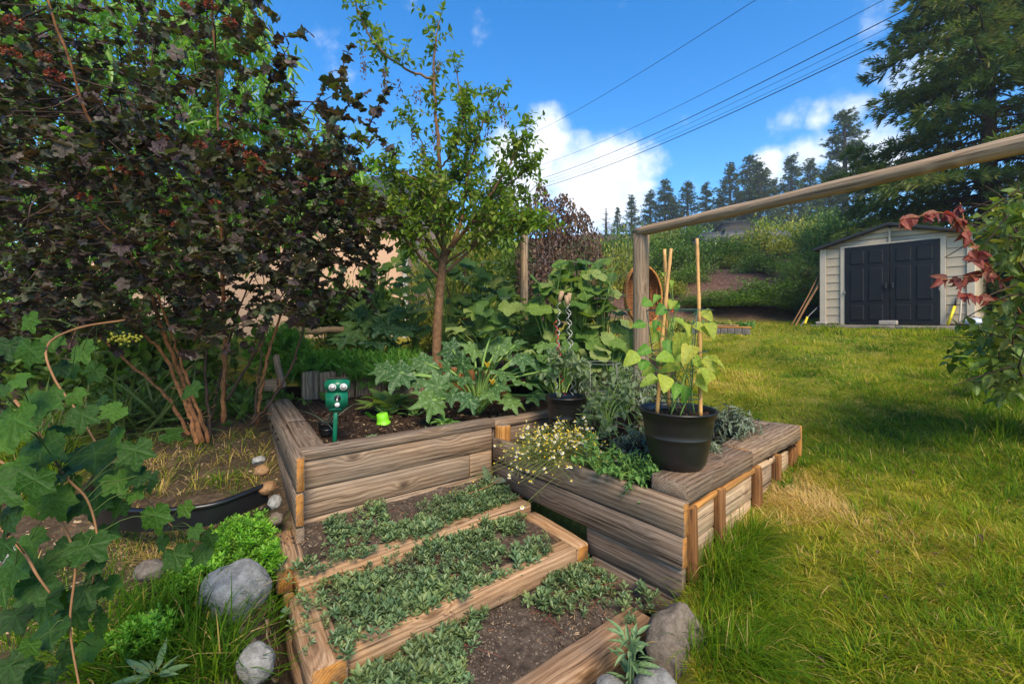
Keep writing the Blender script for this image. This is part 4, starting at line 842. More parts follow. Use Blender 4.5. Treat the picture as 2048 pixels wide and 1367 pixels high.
place_shrub(sh_t[1], 1005, 640, 10.5, 1.1, (ztop(450, 10.5) - 1.0) / 2.9, 'dark green shrub between small tree and slim post', zbase=1.0, grp='shrubs behind the vegetable rows')
place_shrub(sh_t[1], 985, 640, 12.5, 1.5, (ztop(390, 12.5) - 1.0) / 2.9, 'tall dim green bush behind the slim fence post', zbase=1.0, grp='shrubs behind the vegetable rows')
place_shrub(sh_t[0], 880, 640, 11.5, 1.0, (ztop(420, 11.5) - 1.0) / 2.9, 'olive bush at the right corner of the pink house', zbase=1.0, grp='shrubs behind the vegetable rows')
place_shrub(sh_g[1], 700, 640, 9.5, .8, ztop(560, 9.5) - 1.0, 'green bush against the pink house wall', zbase=1.0, grp='shrubs behind the vegetable rows')

# ------------------------------------------------------------------ peach tree behind the dark shrub
t_ = thing('peach_tree', 'tall bright green narrow-leaved tree behind the dark purple shrub', 'tree', (-4.6, 6.6, .9))
Vt, Pt, a = tubes([(curve([(-4.6, 6.6, .7), (-4.6, 6.5, 2.2), (-4.3, 6.4, 4.0), (-3.9, 6.2, 5.6)], 14), np.linspace(.13, .03, 14)), (curve([(-4.6, 6.6, 1.9), (-5.6, 6.3, 3.4), (-6.2, 6.0, 5.2)], 10), np.linspace(.09, .02, 10)), (curve([(-4.5, 6.5, 2.4), (-3.4, 6.2, 3.5), (-2.9, 6.0, 4.6)], 10), np.linspace(.08, .02, 10))], 7); link('trunk', mesh_np('trunk', Vt, Pt, M_bark2), t_)
poly = [(-60, 700), (-60, -90), (470, -90), (520, 10), (545, 60), (530, 120), (580, 190), (640, 230), (700, 270), (740, 330), (760, 420), (690, 480), (560, 470), (420, 500), (200, 640)]
NP_ = 1500; q = sample_poly(poly, NP_, 5.2, 7.4); d = rdir(NP_, -.1)
d[:, 2] -= .35
put_leaves(t_, [leaf_ovate(5, .32, .35, .2, .45), leaf_ovate(5, .28, .35, .1, .8)], spray(q, d, U(.35, .6, NP_), 11, .165, .55, .4, .3, .1, .25), L_peach, rest_tpl=leaf_ovate(3, .30, .35, .2, .4), minpx=10)
V, P, a = tubes([(np.stack([q[i], q[i] + d[i] * .5 - (0, 0, .05)]), (.008, .004)) for i in range(NP_)], 3); link('twigs', mesh_np('twigs', V, P, M_twig), t_)['kind'] = 'stuff'

# ------------------------------------------------------------------ dark purple ninebark
t_ = thing('ninebark_shrub', 'huge dark purple-leaved shrub with red seed heads filling the left side', 'shrub', (-2.75, 4.1, .45))
stems = [([(395, 890, 4.0), (372, 810, 4.05), (330, 715, 4.0), (290, 670, 3.9), (240, 628, 3.7)], .034), ([(447, 845, 4.2), (449, 740, 4.2), (447, 600, 4.15), (440, 430, 4.0), (437, 230, 3.8), (425, -20, 3.6)], .034), ([(453, 800, 4.2), (505, 715, 4.2), (545, 620, 4.2), (572, 480, 4.1), (600, 380, 4.0)], .020), ([(500, 850, 4.1), (545, 800, 4.1), (590, 715, 4.1), (620, 610, 4.1), (645, 500, 4.2), (680, 380, 4.2)], .020), ([(512, 850, 4.15), (530, 740, 4.2), (552, 655, 4.3), (600, 550, 4.4), (690, 440, 4.5)], .028), ([(505, 845, 4.1), (520, 735, 4.15), (530, 620, 4.2), (520, 480, 4.2)], .014),
         ([(405, 885, 4.0), (365, 760, 4.1), (320, 640, 4.0), (250, 430, 3.6), (170, 210, 3.2), (90, -20, 2.9)], .034), ([(380, 870, 4.1), (330, 790, 4.2), (230, 700, 4.2), (120, 600, 4.1), (40, 480, 4.0)], .026), ([(420, 880, 4.05), (410, 720, 4.2), (395, 560, 4.3), (330, 330, 4.2), (300, 150, 4.0)], .020), ([(418, 885, 3.95), (385, 790, 3.9), (350, 690, 3.8), (300, 560, 3.6), (150, 380, 3.2)], .024), ([(415, 870, 4.3), (470, 640, 4.4), (560, 420, 4.4), (600, 240, 4.2), (690, 180, 4.1)], .016)]
pts_all = []
Vt = []
for p, r_ in stems:
    c_ = curve([px(*k) for k in p], 34, .006); Vt.append((c_, np.linspace(r_ * .95, r_ * .26, 34))); me = None; pts_all.append(c_[14:])
    r_ *= .72
    V, P, a = tube(c_, np.linspace(r_ * .95, r_ * .26, 34) * (1 + .12 * np.sin(np.arange(34) * 1.7)), 8); link('stem', mesh_np('stem', V, P, M_ninestem if r_ > .015 else M_twig), t_)
    # loose bark strips
    strips = []
    for _ in range(5):
        i = rng.integers(1, 14); q = c_[i] + rng.normal(0, r_ * .8, 3); strips.append((np.stack([q, q + (c_[i + 1] - c_[i]) * .6 + rng.normal(0, .02, 3), q + (c_[i + 1] - c_[i]) * 1.1 + rng.normal(0, .05, 3)]), .0045))
    V, P, a = tubes(strips, 3); link('bark_strips', mesh_np('bark_strips', V, P, M_tanstem), t_)['kind'] = 'stuff'
pts_all = np.concatenate(pts_all)
dense = [(-60, 700), (-60, 150), (200, 190), (420, 280), (560, 340), (640, 400), (600, 560), (540, 640), (430, 665), (250, 640), (100, 690)]
right = [(560, 330), (640, 270), (700, 330), (760, 420), (770, 520), (720, 600), (620, 640), (540, 640), (560, 480)]
topz = [(-60, 260), (-60, -60), (430, -60), (560, 40), (600, 160), (690, 165), (740, 250), (700, 330), (560, 340), (420, 290), (200, 200)]
segs = []
for poly, n, Y0, Y1, L in ((dense, 640, 2.8, 4.7, .34), (right, 150, 3.7, 4.5, .26), (topz, 150, 2.9, 4.2, .42)):
    q = sample_poly(poly, n, Y0, Y1); d = rdir(n, .35); d[:, 0] += .25; d[:, 1] -= .2; segs.append((q, nrm(d), U(.6, 1.2, n) * L))
q = np.concatenate([s_[0] for s_ in segs]); d = np.concatenate([s_[1] for s_ in segs]); l = np.concatenate([s_[2] for s_ in segs])
Ms = spray(q, d, l, 12, .058, .72, .75, .35, .05, .12)
put_leaves(t_, T_nine, Ms, L_nine, minpx=10, rest_tpl=leaf_lobed([(0, 1, .62), (1.0, .84, .58), (-1.0, .84, .58), (2.1, .60, .6), (-2.1, .60, .6)], 15, 1, .5, .10, -.08, .05, .5, .06, seed=2))
tw = []
for i in range(len(q)):
    e = q[i] + d[i] * l[i]; e[2] -= .12 * l[i]; tw.append((np.stack([q[i], q[i] + d[i] * l[i] * .5, e]), (.005, .004, .002)))
    j = np.argmin(np.linalg.norm(pts_all - q[i], axis=1)); 
    if np.linalg.norm(pts_all[j] - q[i]) < .8 and i % 2: tw.append((curve([pts_all[j], (pts_all[j] + q[i]) / 2 + rng.normal(0, .07, 3), q[i]], 7), np.linspace(.006, .0035, 7)))
V, P, a = tubes(tw, 4); link('twigs', mesh_np('twigs', V, P, M_twig), t_)['kind'] = 'stuff'
# seed heads
M_seed = leaf_mat('red_seed_head', [(.16, .022, .016), (.26, .045, .022), (.34, .11, .03), (.12, .016, .016)], .6, .15, (1.4, .8, .6), .3)
c_ = nrm(rng.normal(size=(46, 3))) * U(.55, 1, (46, 1)); c_[:, 2] *= .62; V, P, a = merged(leaf_ovate(2, .8, .5, .5, 0), mats_of(c_ * .7, c_, rng.normal(size=(46, 3)), .42)); seed_me = mesh_np('seed_head', V, P, M_seed, attrs=a)
sp = [(480, 290, 3.5), (500, 310, 3.5), (465, 305, 3.55), (520, 325, 3.6), (455, 290, 3.5), (495, 325, 3.45), (430, 330, 3.5), (190, 285, 3.3), (270, 345, 3.4), (360, 395, 3.6), (330, 425, 3.5), (355, 450, 3.5), (430, 405, 3.5), (560, 370, 4.0), (605, 370, 4.0), (640, 330, 4.0), (625, 355, 4.0), (670, 305, 4.1), (670, 350, 4.1), (420, 10, 3.3), (370, 12, 3.2), (460, 45, 3.4), (30, 45, 2.8), (110, 150, 2.9), (90, 115, 2.9), (20, 105, 2.8), (425, 470, 3.7), (515, 455, 3.9), (505, 495, 3.9), (170, 395, 3.4), (325, 275, 3.4), (400, 290, 3.4), (440, 570, 4.1), (455, 598, 4.0), (250, 340, 3.4), (385, 340, 3.5), (350, 300, 3.6), (680, 405, 4.1), (530, 340, 3.7), (540, 430, 3.9)]
for (u, v, Y) in sp:
    p = px(u, v, Y - .35); s_ = U(.032, .05); link('seed_head', seed_me, t_, Matrix.Translation(Vector(p)) @ Matrix.Rotation(U(0, 6), 4, 'Z') @ Matrix.Scale(s_, 4))

# ------------------------------------------------------------------ small tree in the upper bed
t_ = thing('fruit_tree', 'slender small tree with forked trunk in the middle of the vegetable bed', 'tree', px(873, 735, 5.55))
BR = [([(872, 745, 5.55), (875, 650, 5.55), (881, 570, 5.55), (889, 505, 5.55)], .062, .050), ([(889, 512, 5.55), (886, 430, 5.5), (880, 330, 5.45), (872, 240, 5.4), (868, 150, 5.4), (872, 80, 5.4), (880, 40, 5.4)], .034, .005), ([(868, 160, 5.4), (835, 148, 5.35), (790, 125, 5.25), (745, 82, 5.2), (722, 35, 5.15), (705, -20, 5.1)], .016, .006), ([(893, 510, 5.55), (918, 455, 5.6), (930, 390, 5.65), (934, 300, 5.7), (928, 220, 5.7), (908, 130, 5.7)], .032, .005), ([(895, 508, 5.55), (945, 440, 5.4), (990, 375, 5.3), (1030, 310, 5.2), (1052, 255, 5.15)], .026, .005), ([(930, 385, 5.65), (948, 300, 5.7), (972, 235, 5.7), (1000, 190, 5.7)], .018, .005), ([(884, 530, 5.55), (842, 455, 5.4), (805, 390, 5.3), (785, 330, 5.2)], .028, .005), ([(878, 555, 5.55), (825, 495, 5.3), (782, 435, 5.1), (735, 385, 5.0)], .022, .004), ([(893, 545, 5.55), (955, 485, 5.7), (1010, 425, 5.8), (1068, 375, 5.9)], .024, .004), ([(885, 440, 5.5), (858, 360, 5.7), (845, 290, 5.8), (808, 235, 5.9)], .018, .004), ([(940, 445, 5.4), (1000, 440, 5.2), (1055, 440, 5.1)], .014, .004), ([(880, 340, 5.45), (915, 280, 5.2), (930, 200, 5.1)], .014, .004), ([(886, 420, 5.5), (905, 360, 5.9), (960, 330, 6.1)], .016, .004), ([(884, 525, 5.55), (830, 475, 5.3), (765, 450, 5.1), (700, 425, 5.0)], .018, .004), ([(890, 530, 5.55), (960, 478, 5.3), (1030, 455, 5.1), (1075, 445, 5.0)], .018, .004), ([(888, 505, 5.55), (850, 420, 5.3), (835, 360, 5.2), (760, 330, 5.2)], .018, .004), ([(893, 505, 5.55), (985, 400, 5.5), (1040, 350, 5.6), (1070, 320, 5.6)], .018, .004), ([(886, 470, 5.5), (900, 420, 5.1), (930, 400, 4.9)], .014, .004)]
bl, pts, wts = [], [], []
for k, (p, r0_, r1_) in enumerate(BR):
    c_ = curve([px(*q) for q in p], 24, .006 if k else .002); V, P, a = tube(c_, np.linspace(r0_, r1_, 24), 9 if k < 4 else 6); link('trunk' if k == 0 else 'branch', mesh_np('branch', V, P, M_bark2), t_)
    if k: pts.append(c_[5:] if k != 1 else c_[4:])
# twigs off the branches
Q, D, L_ = [], [], []
for b in pts:
    top_ = b[-1, 2] > 4.0; m_ = 30 if top_ else 46; i = rng.integers(1, len(b), m_); dd = rdir(m_, .35); Q.append(b[i]); D.append(dd); L_.append(U(.12, .42, m_))
    Q.append(b[-1:]); D.append(nrm(b[-1:] - b[-3:-2])); L_.append(np.array([.2]))
Q, D, L_ = np.concatenate(Q), np.concatenate(D), np.concatenate(L_)
put_leaves(t_, [leaf_ovate(4, .5, .45, .2, .3), leaf_ovate(4, .42, .45, .1, .5)], spray(Q, D, L_, 11, .076, .7, .55, .35, .1, .1), L_fruit, rest_tpl=T_ov, minpx=9)
V, P, a = tubes([(np.stack([Q[i], Q[i] + D[i] * L_[i]]), (.004, .002)) for i in range(len(Q))], 3); link('twigs', mesh_np('twigs', V, P, M_twig), t_)['kind'] = 'stuff'
# hanging bunches of dry keys
ks_ = [(727, 100, 5.15), (728, 120, 5.15), (768, 140, 5.2), (800, 155, 5.25), (830, 170, 5.3), (840, 165, 5.35), (875, 110, 5.4), (1005, 205, 5.65), (1010, 220, 5.65), (975, 240, 5.7), (825, 260, 5.7), (845, 300, 5.6), (770, 130, 5.2), (870, 260, 5.3)]
for (u, v, Y) in ks_:
    p = px(u, v, Y - .06); m_ = 26; off = np.stack([rng.normal(0, .02, m_), rng.normal(0, .02, m_), -U(0, .22, m_)], -1); V, P, a = merged(T_small, mats_of(p + off, rng.normal(0, .35, (m_, 3)) + (0, 0, -1), rng.normal(size=(m_, 3)), .035)); link('dry_bunch', mesh_np('dry_bunch', V, P, L_dry, attrs=a), t_)['kind'] = 'stuff'
# ------------------------------------------------------------------ squash and zucchini
def stalk(a, b, r_=.008, sag=.0, lift=.35):
    a = np.asarray(a, float); b = np.asarray(b, float); m_ = (a + b) / 2; L = np.linalg.norm(b - a); m_ = m_ + (0, 0, L * lift * .35); m_[:2] = a[:2] * .62 + b[:2] * .38
    return curve([a, m_, b], 9), np.linspace(r_ * 1.15, r_ * .8, 9)
def leafy_plant(t, base, leaves, tpls, mat, r_=.008, face=(0, -.6, .8), jit=.3, sname='stalk', smat=None, lift=.35):
    """leaves: (point, length, out-direction or None)"""
    st, P_, D_, N_, S_ = [], [], [], [], []
    for (p, s_, o_) in leaves:
        p = np.asarray(p, float); b = base[np.argmin([np.linalg.norm(q[:2] - p[:2]) for q in base])] if isinstance(base, list) else base
        st.append(stalk(b, p, r_, lift=lift)); d = np.array(o_, float) if o_ is not None else nrm((p - b) * (1, 1, 0) + rng.normal(0, .15, 3)) * (1, 1, 0) + (0, 0, -.25)
        P_.append(p); D_.append(d); N_.append(np.array(face) + rng.normal(0, jit, 3)); S_.append(s_)
    put_leaves(t, tpls, mats_of(np.array(P_), np.array(D_), np.array(N_), np.array(S_)), mat)
    for c_, r0_ in st:
        V, P, a = tube(c_, r0_, 6); link(sname, mesh_np(sname, V, P, smat or M_stalk), t)
# front zucchini
zb = px(955, 812, 4.55); zb[2] = .60
t_ = thing('zucchini_plant', 'big zucchini plant with silver-flecked jagged leaves in the middle of the left bed', 'plant', zb)
zl = [(800, 745, 4.3, 88), (770, 740, 4.35, 60), (878, 775, 4.15, 92), (865, 800, 4.05, 90), (925, 725, 4.5, 78), (905, 700, 4.8, 70), (985, 660, 4.7, 80), (1000, 690, 4.75, 72), (1045, 715, 4.5, 82), (1010, 745, 4.35, 74), (1050, 765, 4.25, 76), (975, 790, 4.1, 64), (1020, 800, 4.2, 70), (930, 760, 4.3, 72), (850, 725, 4.6, 70), (1085, 690, 4.8, 70), (960, 735, 4.5, 60), (1095, 740, 4.4, 66), (835, 760, 4.35, 64), (900, 740, 4.5, 66), (948, 700, 4.7, 62), (1030, 690, 4.75, 66), (1065, 735, 4.5, 60), (995, 770, 4.2, 62), (905, 790, 4.15, 58), (940, 800, 4.05, 60), (1000, 720, 4.6, 60), (870, 745, 4.5, 60), (1070, 790, 4.3, 60), (1105, 715, 4.6, 58)]
lv = []
for (u, v, Y, s_) in zl:
    p = px(u, v, Y); lv.append((p, s_ / F * Y * U(.48, .66), nrm(np.array(((u - 955) / 120, -.35, -.15)) + rng.normal(0, .2, 3))))
leafy_plant(t_, zb, lv, T_zuc, L_zuc, .013, (0, -.7, .75), .45)
M_flower = leaf_mat('yellow_flower', [(.75, .42, .02), (.80, .55, .04)], .5, .3)
for (u, v, Y) in ((975, 735, 4.3), (985, 770, 4.2)):
    p = px(u, v, Y); m_ = 5; a = np.arange(m_) * 6.28 / m_; d = np.stack([np.cos(a) * .4, np.sin(a) * .4, np.ones(m_)], -1); V, P, at_ = merged(leaf_ovate(3, .5), mats_of(np.repeat(p[None], m_, 0), d, -d * (1, 1, 0) + (0, 0, .3), .07)); link('flower', mesh_np('flower', V, P, M_flower, attrs=at_), t_)
# second zucchini further back on the left
zb2 = px(748, 700, 6.6); zb2[2] = .95
t_ = thing('zucchini_plant', 'smaller zucchini plant in the back row left of the tree trunk', 'plant', zb2)
lv = [(px(u, v, Y), s_ / F * Y * .75, None) for (u, v, Y, s_) in [(720, 620, 6.6, 60), (745, 605, 6.7, 62), (780, 625, 6.6, 60), (765, 650, 6.4, 62), (715, 660, 6.4, 66), (800, 660, 6.4, 64), (755, 685, 6.2, 60), (690, 680, 6.2, 58), (735, 640, 6.5, 55)]]
leafy_plant(t_, zb2, lv, T_zuc, L_zuc, .012, (0, -.7, .7))
# squash vines: mound of round leaves
def vine(lab, poly, n, Y0, Y1, s0, s1, base, mat=L_squash, tp=T_squash, seed=0):
    t = thing('squash_vine', lab, 'plant', base[0], 'squash vines'); q = sample_poly(poly, n, Y0, Y1)
    leafy_plant(t, base, [(p, U(s0, s1), np.array((U(-1, 1), -.55, U(-.5, .1)))) for p in q], tp, mat, .007, (0, -.45, .85), .38)
    return t
def bases(us, v, Y, z): 
    o = []
    for u in us: p = px(u, v, Y); p[2] = z; o.append(p)
    return o
vine('squash vine spreading behind and left of the tree trunk', [(655, 600), (700, 540), (790, 530), (840, 540), (866, 600), (866, 720), (800, 720), (730, 640)], 70, 6.3, 7.4, .11, .17, bases((760, 830), 700, 6.9, .85))
vine('squash vine climbing right behind the tree trunk', [(790, 540), (800, 490), (860, 500), (900, 520), (985, 520), (1030, 560), (1040, 640), (960, 700), (895, 700), (895, 560)], 125, 6.3, 7.6, .11, .18, bases((900, 960, 1010), 700, 6.9, .85))
vine('squash vine low in front of the slim fence post', [(890, 640), (960, 590), (1060, 590), (1100, 640), (1110, 740), (1040, 760), (960, 660), (900, 690)], 80, 5.3, 6.2, .11, .17, bases((980, 1060), 740, 5.7, .72))
vine('tall squash vine climbing the wire mesh left of the square post', [(1060, 610), (1065, 560), (1100, 545), (1125, 520), (1200, 520), (1225, 560), (1240, 600), (1260, 660), (1265, 740), (1180, 760), (1090, 740)], 150, 4.9, 5.8, .10, .175, bases((1100, 1150, 1210), 780, 5.3, .62))
vine('squash leaves crowding low behind the twin black pots', [(1060, 700), (1170, 680), (1275, 680), (1290, 760), (1180, 800), (1150, 760), (1060, 770)], 60, 4.5, 5.0, .09, .15, bases((1120, 1220), 800, 4.7, .55), L_squash)
t_ = thing('vine_shoot', 'curling pale vine tendrils reaching from the mesh to the square post', 'plant', px(1200, 640, 5.0))
for p in ([(1195, 640, 5.0), (1215, 590, 4.9), (1230, 560, 4.9), (1262, 535, 4.75), (1275, 520, 4.7)], [(1215, 560, 4.9), (1232, 590, 4.85), (1255, 590, 4.8)], [(1190, 600, 5.0), (1180, 560, 5.0), (1200, 545, 4.95)], [(1215, 590, 4.9), (1225, 545, 4.9), (1240, 520, 4.9)]):
    V, P, a = tube(curve([px(*k) for k in p], 14), .004, 5); link('tendril', mesh_np('tendril', V, P, M_stalk), t_)

# feathery carrot tops and greens in the upper bed
def fern_tpl(seed=0):
    r0 = np.random.default_rng(seed); V, T = [], []
    for k in range(15):
        t = .25 + .75 * k / 15; sgn = 1 if k % 2 else -1; b = len(V); p = np.array((0, t * .9, -.3 * t * t)); d = np.array((sgn * .32 * (1.15 - t), .16, r0.normal(0, .06))); w = np.array((0, .035, .03)); V += [p - w, p + w, p + d + w * .8, p + d * 1.25 + (0, .05, 0)]; T += [(b, b + 1, b + 2), (b, b + 2, b + 3)]
    b = len(V); V += [(-.012, 0, 0), (.012, 0, 0), (0, 1, -.3)]; T.append((b, b + 1, b + 2))
    return np.array(V), [np.array(T)], np.zeros(len(V))
T_fern = fern_tpl(2)
def tuftplant(t, centers, per, L, mat, tpl, zb=.9, spread=.05, name='foliage', el=1.0):
    c_ = np.repeat(np.asarray(centers), per, 0) + rng.normal(0, spread, (len(centers) * per, 3)) * (1, 1, .2); d = rdir(len(c_), zb) * (1, 1, el); 
    V, P, a = merged(tpl, mats_of(c_, d, up(len(c_), .4, .6), L * U(.6, 1.25, len(c_)))); o = link(name, mesh_np(name, V, P, mat, attrs=a), t); o['kind'] = 'stuff'; return o
t_ = thing('carrot_row', 'feathery bright green carrot tops behind the curved board edging', 'plant', px(660, 720, 5.9))
cs = [px(u, v, Y) for u, v, Y in zip(U(570, 830, 90), U(700, 742, 90), U(5.5, 6.4, 90))]
for c_ in cs: c_[2] = .86 + .06 * (c_[1] - 5.5)
tuftplant(t_, cs, 26, .26, L_fern, T_fern, .9)
t_ = thing('parsley_clump', 'bushy bright green herb left of the board edging', 'plant', px(590, 700, 5.4)); cs = [px(u, v, Y) for u, v, Y in zip(U(530, 610, 26), U(680, 740, 26), U(5.1, 5.9, 26))]; tuftplant(t_, cs, 22, .22, L_fern, T_fern, .7, .06)
t_ = thing('weed_row', 'mixed leafy plants along the log in the back row', 'plant', px(640, 660, 7.4)); cs = [px(u, v, Y) for u, v, Y in zip(U(590, 800, 46), U(585, 655, 46), U(7.5, 8.6, 46))]; tuftplant(t_, cs, 26, .2, L_hedge, T_ov, .6, .12)

# leafy greens
def greens(lab, u, v, Y, n, L, mat=L_mint, zb=None, tp=None, spread=.9):
    b = px(u, v, Y); 
    if zb is not None: b[2] = zb
    t = thing('leafy_green', lab, 'plant', b); a = np.arange(n) * 2.4 + U(0, 6); el = U(.35, 1.3, n)
    d = np.stack([np.cos(a) * spread, np.sin(a) * spread, el], -1); d = nrm(d); lp = b + d * (L * .55)[:, None] if np.ndim(L) else b + d * L * .5
    put_leaves(t, tp or T_ov4, mats_of(lp, d * (1, 1, .7), np.stack([-np.cos(a) * .7, -np.sin(a) * .7, np.ones(n)], -1), L * U(.55, .85, n)), mat)
    for k in range(n): V, P, _ = tube(np.stack([b, lp[k]]), .007, 5); link('stalk', mesh_np('stalk', V, P, M_stalk), t)
greens('upright dark leafy chard behind the lime green cup', 775, 812, 4.55, 24, .29, L_squash, .60, T_ov4, .75)
greens('low pale rosette right of the lime green cup', 830, 812, 4.5, 9, .17, L_mint, .60, T_ov4, 1.0)
greens('small leafy herb beside the bed wall below the zucchini', 890, 840, 4.0, 14, .13, L_mint, .60, T_ov4, .9)
greens('single yellowed round leaf plant left of the lime green cup', 752, 825, 4.25, 2, .14, L_bean, .61, T_squash, .9)
def grassy(lab, c_, n, L, mat, w=1.0, name='grass_tuft', cat='grass', spread=.04, zb=.8, grp=None):
    t = thing(name, lab, cat, c_, grp); tpl = leaf_ovate(5, .045 * w, .3, .1, .55); p = np.asarray(c_) + rng.normal(0, spread, (n, 3)) * (1, 1, 0); p[:, 2] = c_[2]; V, P, a = merged(tpl, mats_of(p, rdir(n, zb), up(n, .8, .4), L * U(.5, 1.2, n))); link('blades', mesh_np('blades', V, P, mat, attrs=a), t)['kind'] = 'stuff'; return t

# animal repeller: green head on a stake
M_green = plain_mat('green_plastic', (.004, .125, .062), .34, .5, var=.10, sc=6); M_lens = plain_mat('silver_reflector', (.62, .60, .54), .18, .6, .55, .1); M_pearl = plain_mat('white_sensor', (.62, .60, .56), .3, .5)
rb = px(671, 884, 3.42); rb[2] = .60; ry = 3.42
t_ = thing('animal_repeller', 'green plastic animal repeller with two round lights on a stake', 'garden device', rb)
def rloc(u, v, dy=0): p = px(u, v, ry + dy); return p
def rboxm(c, size, bev, seg=3):
    bm = bmesh.new(); bmesh.ops.create_cube(bm, size=1)
    for v in bm.verts: v.co = Vector((v.co.x * size[0], v.co.y * size[1], v.co.z * size[2]))
    bmesh.ops.bevel(bm, geom=bm.edges[:], offset=bev, segments=seg, affect='EDGES'); me = bpy.data.meshes.new('part'); bm.to_mesh(me); bm.free(); me.materials.append(M_green); me.polygons.foreach_set('use_smooth', np.ones(len(me.polygons), bool)); return me
RY = Matrix.Rotation(R(14), 4, 'Z')
def rput(name, me, c, rot=None): return link(name, me, t_, Matrix.Translation(Vector(c)) @ (rot or RY))
k_ = ry / F
rput('upper_housing', rboxm(0, (46 * k_, .10, 26 * k_), .018), rloc(675, 769)); bo = rput('lower_housing', rboxm(0, (41 * k_, .085, 36 * k_), .016), rloc(674, 798)); rput('base_taper', rboxm(0, (28 * k_, .06, 12 * k_), .012), rloc(672, 816))
me = plank_mesh(.245, .030, .026, [M_green, M_green], seg=4, bevel=.005, warp=.0005); tp_ = rloc(672, 818); link('stake', me, t_, frame(rloc(669, 888), tp_ - rloc(669, 888), (0, 1, 0)))
link('solar_panel', box_mesh((36 * k_, .07, .006), M_black, .002), t_, Matrix.Translation(Vector(rloc(676, 756))) @ RY)
fx = Vector((RY @ Vector((0, -1, 0))))
def disc(name, u, v, rpx, dep_, mat, off, ring=None):
    c = Vector(rloc(675, v)) + (RY @ Vector(((u - 675) * k_ * 1.03, 0, 0))) + fx * off; V, P, _ = tube(np.array([list(c), list(c + fx * dep_)]), rpx * k_, 20); o = link(name, mesh_np(name, V, P, mat, smooth=False), t_); return o
for u in (667.5, 687.5): disc('light_bezel', u, 772, 7.0, .006, M_pearl, .046); disc('light', u, 772, 5.4, .008, M_lens, .046)
disc('speaker_hole', 676.5, 794, 6.2, .004, M_black, .041); disc('sensor', 676, 807, 4.6, .014, M_pearl, .036)
V, P, _ = tube(np.array([list(Vector(rloc(676, 799)) + fx * .048), list(Vector(rloc(676, 794)) + fx * .052)]), (2.6 * k_, .8 * k_), 8); link('horn', mesh_np('horn', V, P, M_pearl), t_)

# pots
def lathe(prof, n=40):
    prof = np.array(prof, float); a = np.linspace(0, 2 * math.pi, n, endpoint=False); V = np.stack([prof[:, None, 0] * np.cos(a), prof[:, None, 0] * np.sin(a), np.repeat(prof[:, 1:2], n, 1)], -1).reshape(-1, 3); i = np.arange(len(prof) - 1)[:, None] * n; j = np.arange(n)[None]; return V, [np.stack([i + j, i + (j + 1) % n, i + n + (j + 1) % n, i + n + j], -1).reshape(-1, 4)]
def pot(lab, c, r1, r0_, h, mat=M_blackpot, soil=True, bulge=.0, name='plant_pot', M=None):
    t = thing(name, lab, 'pot', c); L_ = [(0.001, .0), (r0_ * .96, .0), (r0_, .012)]
    for q in (.08, .2, .32, .44, .535, .54, .555, .56, .66, .76, .86): L_.append((r0_ + (r1 * .965 - r0_) * (q ** (1 - bulge)) + (.0014 if q in (.54, .555) else 0), h * q))
    L_ += [(r1 * .972, h * .885), (r1 * .985, h * .89), (r1 * .99, h * .965), (r1 * 1.03, h * .975), (r1 * 1.03, h), (r1 * .985, h), (r1 * .96, h * .93), (r0_ * .95, h * .1), (.001, h * .06)]
    V, P = lathe(L_); MM = Matrix.Translation(Vector(c)) if M is None else M
    b = link('pot_wall', mesh_np('pot_wall', V, P, mat), t, MM)
    V, P = lathe([(r1 * .56, h * .545), (r1 * .60, h * .55)]) 
    if soil:
        a = np.linspace(0, 6.28, 24, endpoint=False); V = np.concatenate([[(0, 0, h * .90)]] + [np.stack([rr * np.cos(a), rr * np.sin(a), h * .89 + rng.normal(0, .008, 24)], -1) for rr in (r1 * .33, r1 * .66, r1 * .965)]); T = np.array([(0, 1 + q, 1 + (q + 1) % 24) for q in range(24)]); Qd = np.array([(1 + k * 24 + q, 25 + k * 24 + q, 25 + k * 24 + (q + 1) % 24, 1 + k * 24 + (q + 1) % 24) for k in range(2) for q in range(24)]); link('soil', mesh_np('soil', V, [T, Qd], M_soil), t, MM)
    return t
pc = np.array((1.058, 2.875, .6285)); pot('big black plastic pot on the corner of the right bed, holding the bean plant', pc, .233, .150, .365, bulge=.38)
pc2 = np.array((.470, 3.93, .50)); pot('black pot with spiral stakes standing in the right bed behind the chamomile', pc2, .178, .122, .40)
pc3 = px(1213, 872, 3.55); pc3[2] = .49; pot('small black pot with a wire hoop, between chamomile and big pot', pc3, .095, .07, .15)
pc4 = px(1243, 845, 3.85); pc4[2] = .49; pot('small black pot behind the wire hoop pot', pc4, .10, .075, .17)
pc5 = px(655, 838, 3.75); pc5[2] = .595; pot('small black pot of chives hidden behind the green device', pc5, .075, .06, .11)
M_lime = plain_mat('lime_plastic', (.22, .62, .02), .4, .4, var=.08); pm = px(767, 830, 4.15); pm[2] = .605
t_ = thing('lime_cup', 'small lime green plastic cup upside down on the bed soil', 'cup', pm)
V, P = lathe([(.001, .098), (.046, .098), (.050, .094), (.053, .05), (.058, .012), (.066, .010), (.066, .0), (.058, .0), (.045, .09), (.001, .092)], 28); link('cup', mesh_np('cup', V, P, M_lime), t_, Matrix.Translation(Vector(pm)) @ Matrix.Rotation(R(-6), 4, 'Y') @ Matrix.Rotation(R(8), 4, 'X'))
t_ = grassy('thin chive leaves from the hidden pot behind the green device', pc5 + (0, 0, .1), 22, .26, L_sage, .5, 'chive_clump', 'plant', .02, .5)
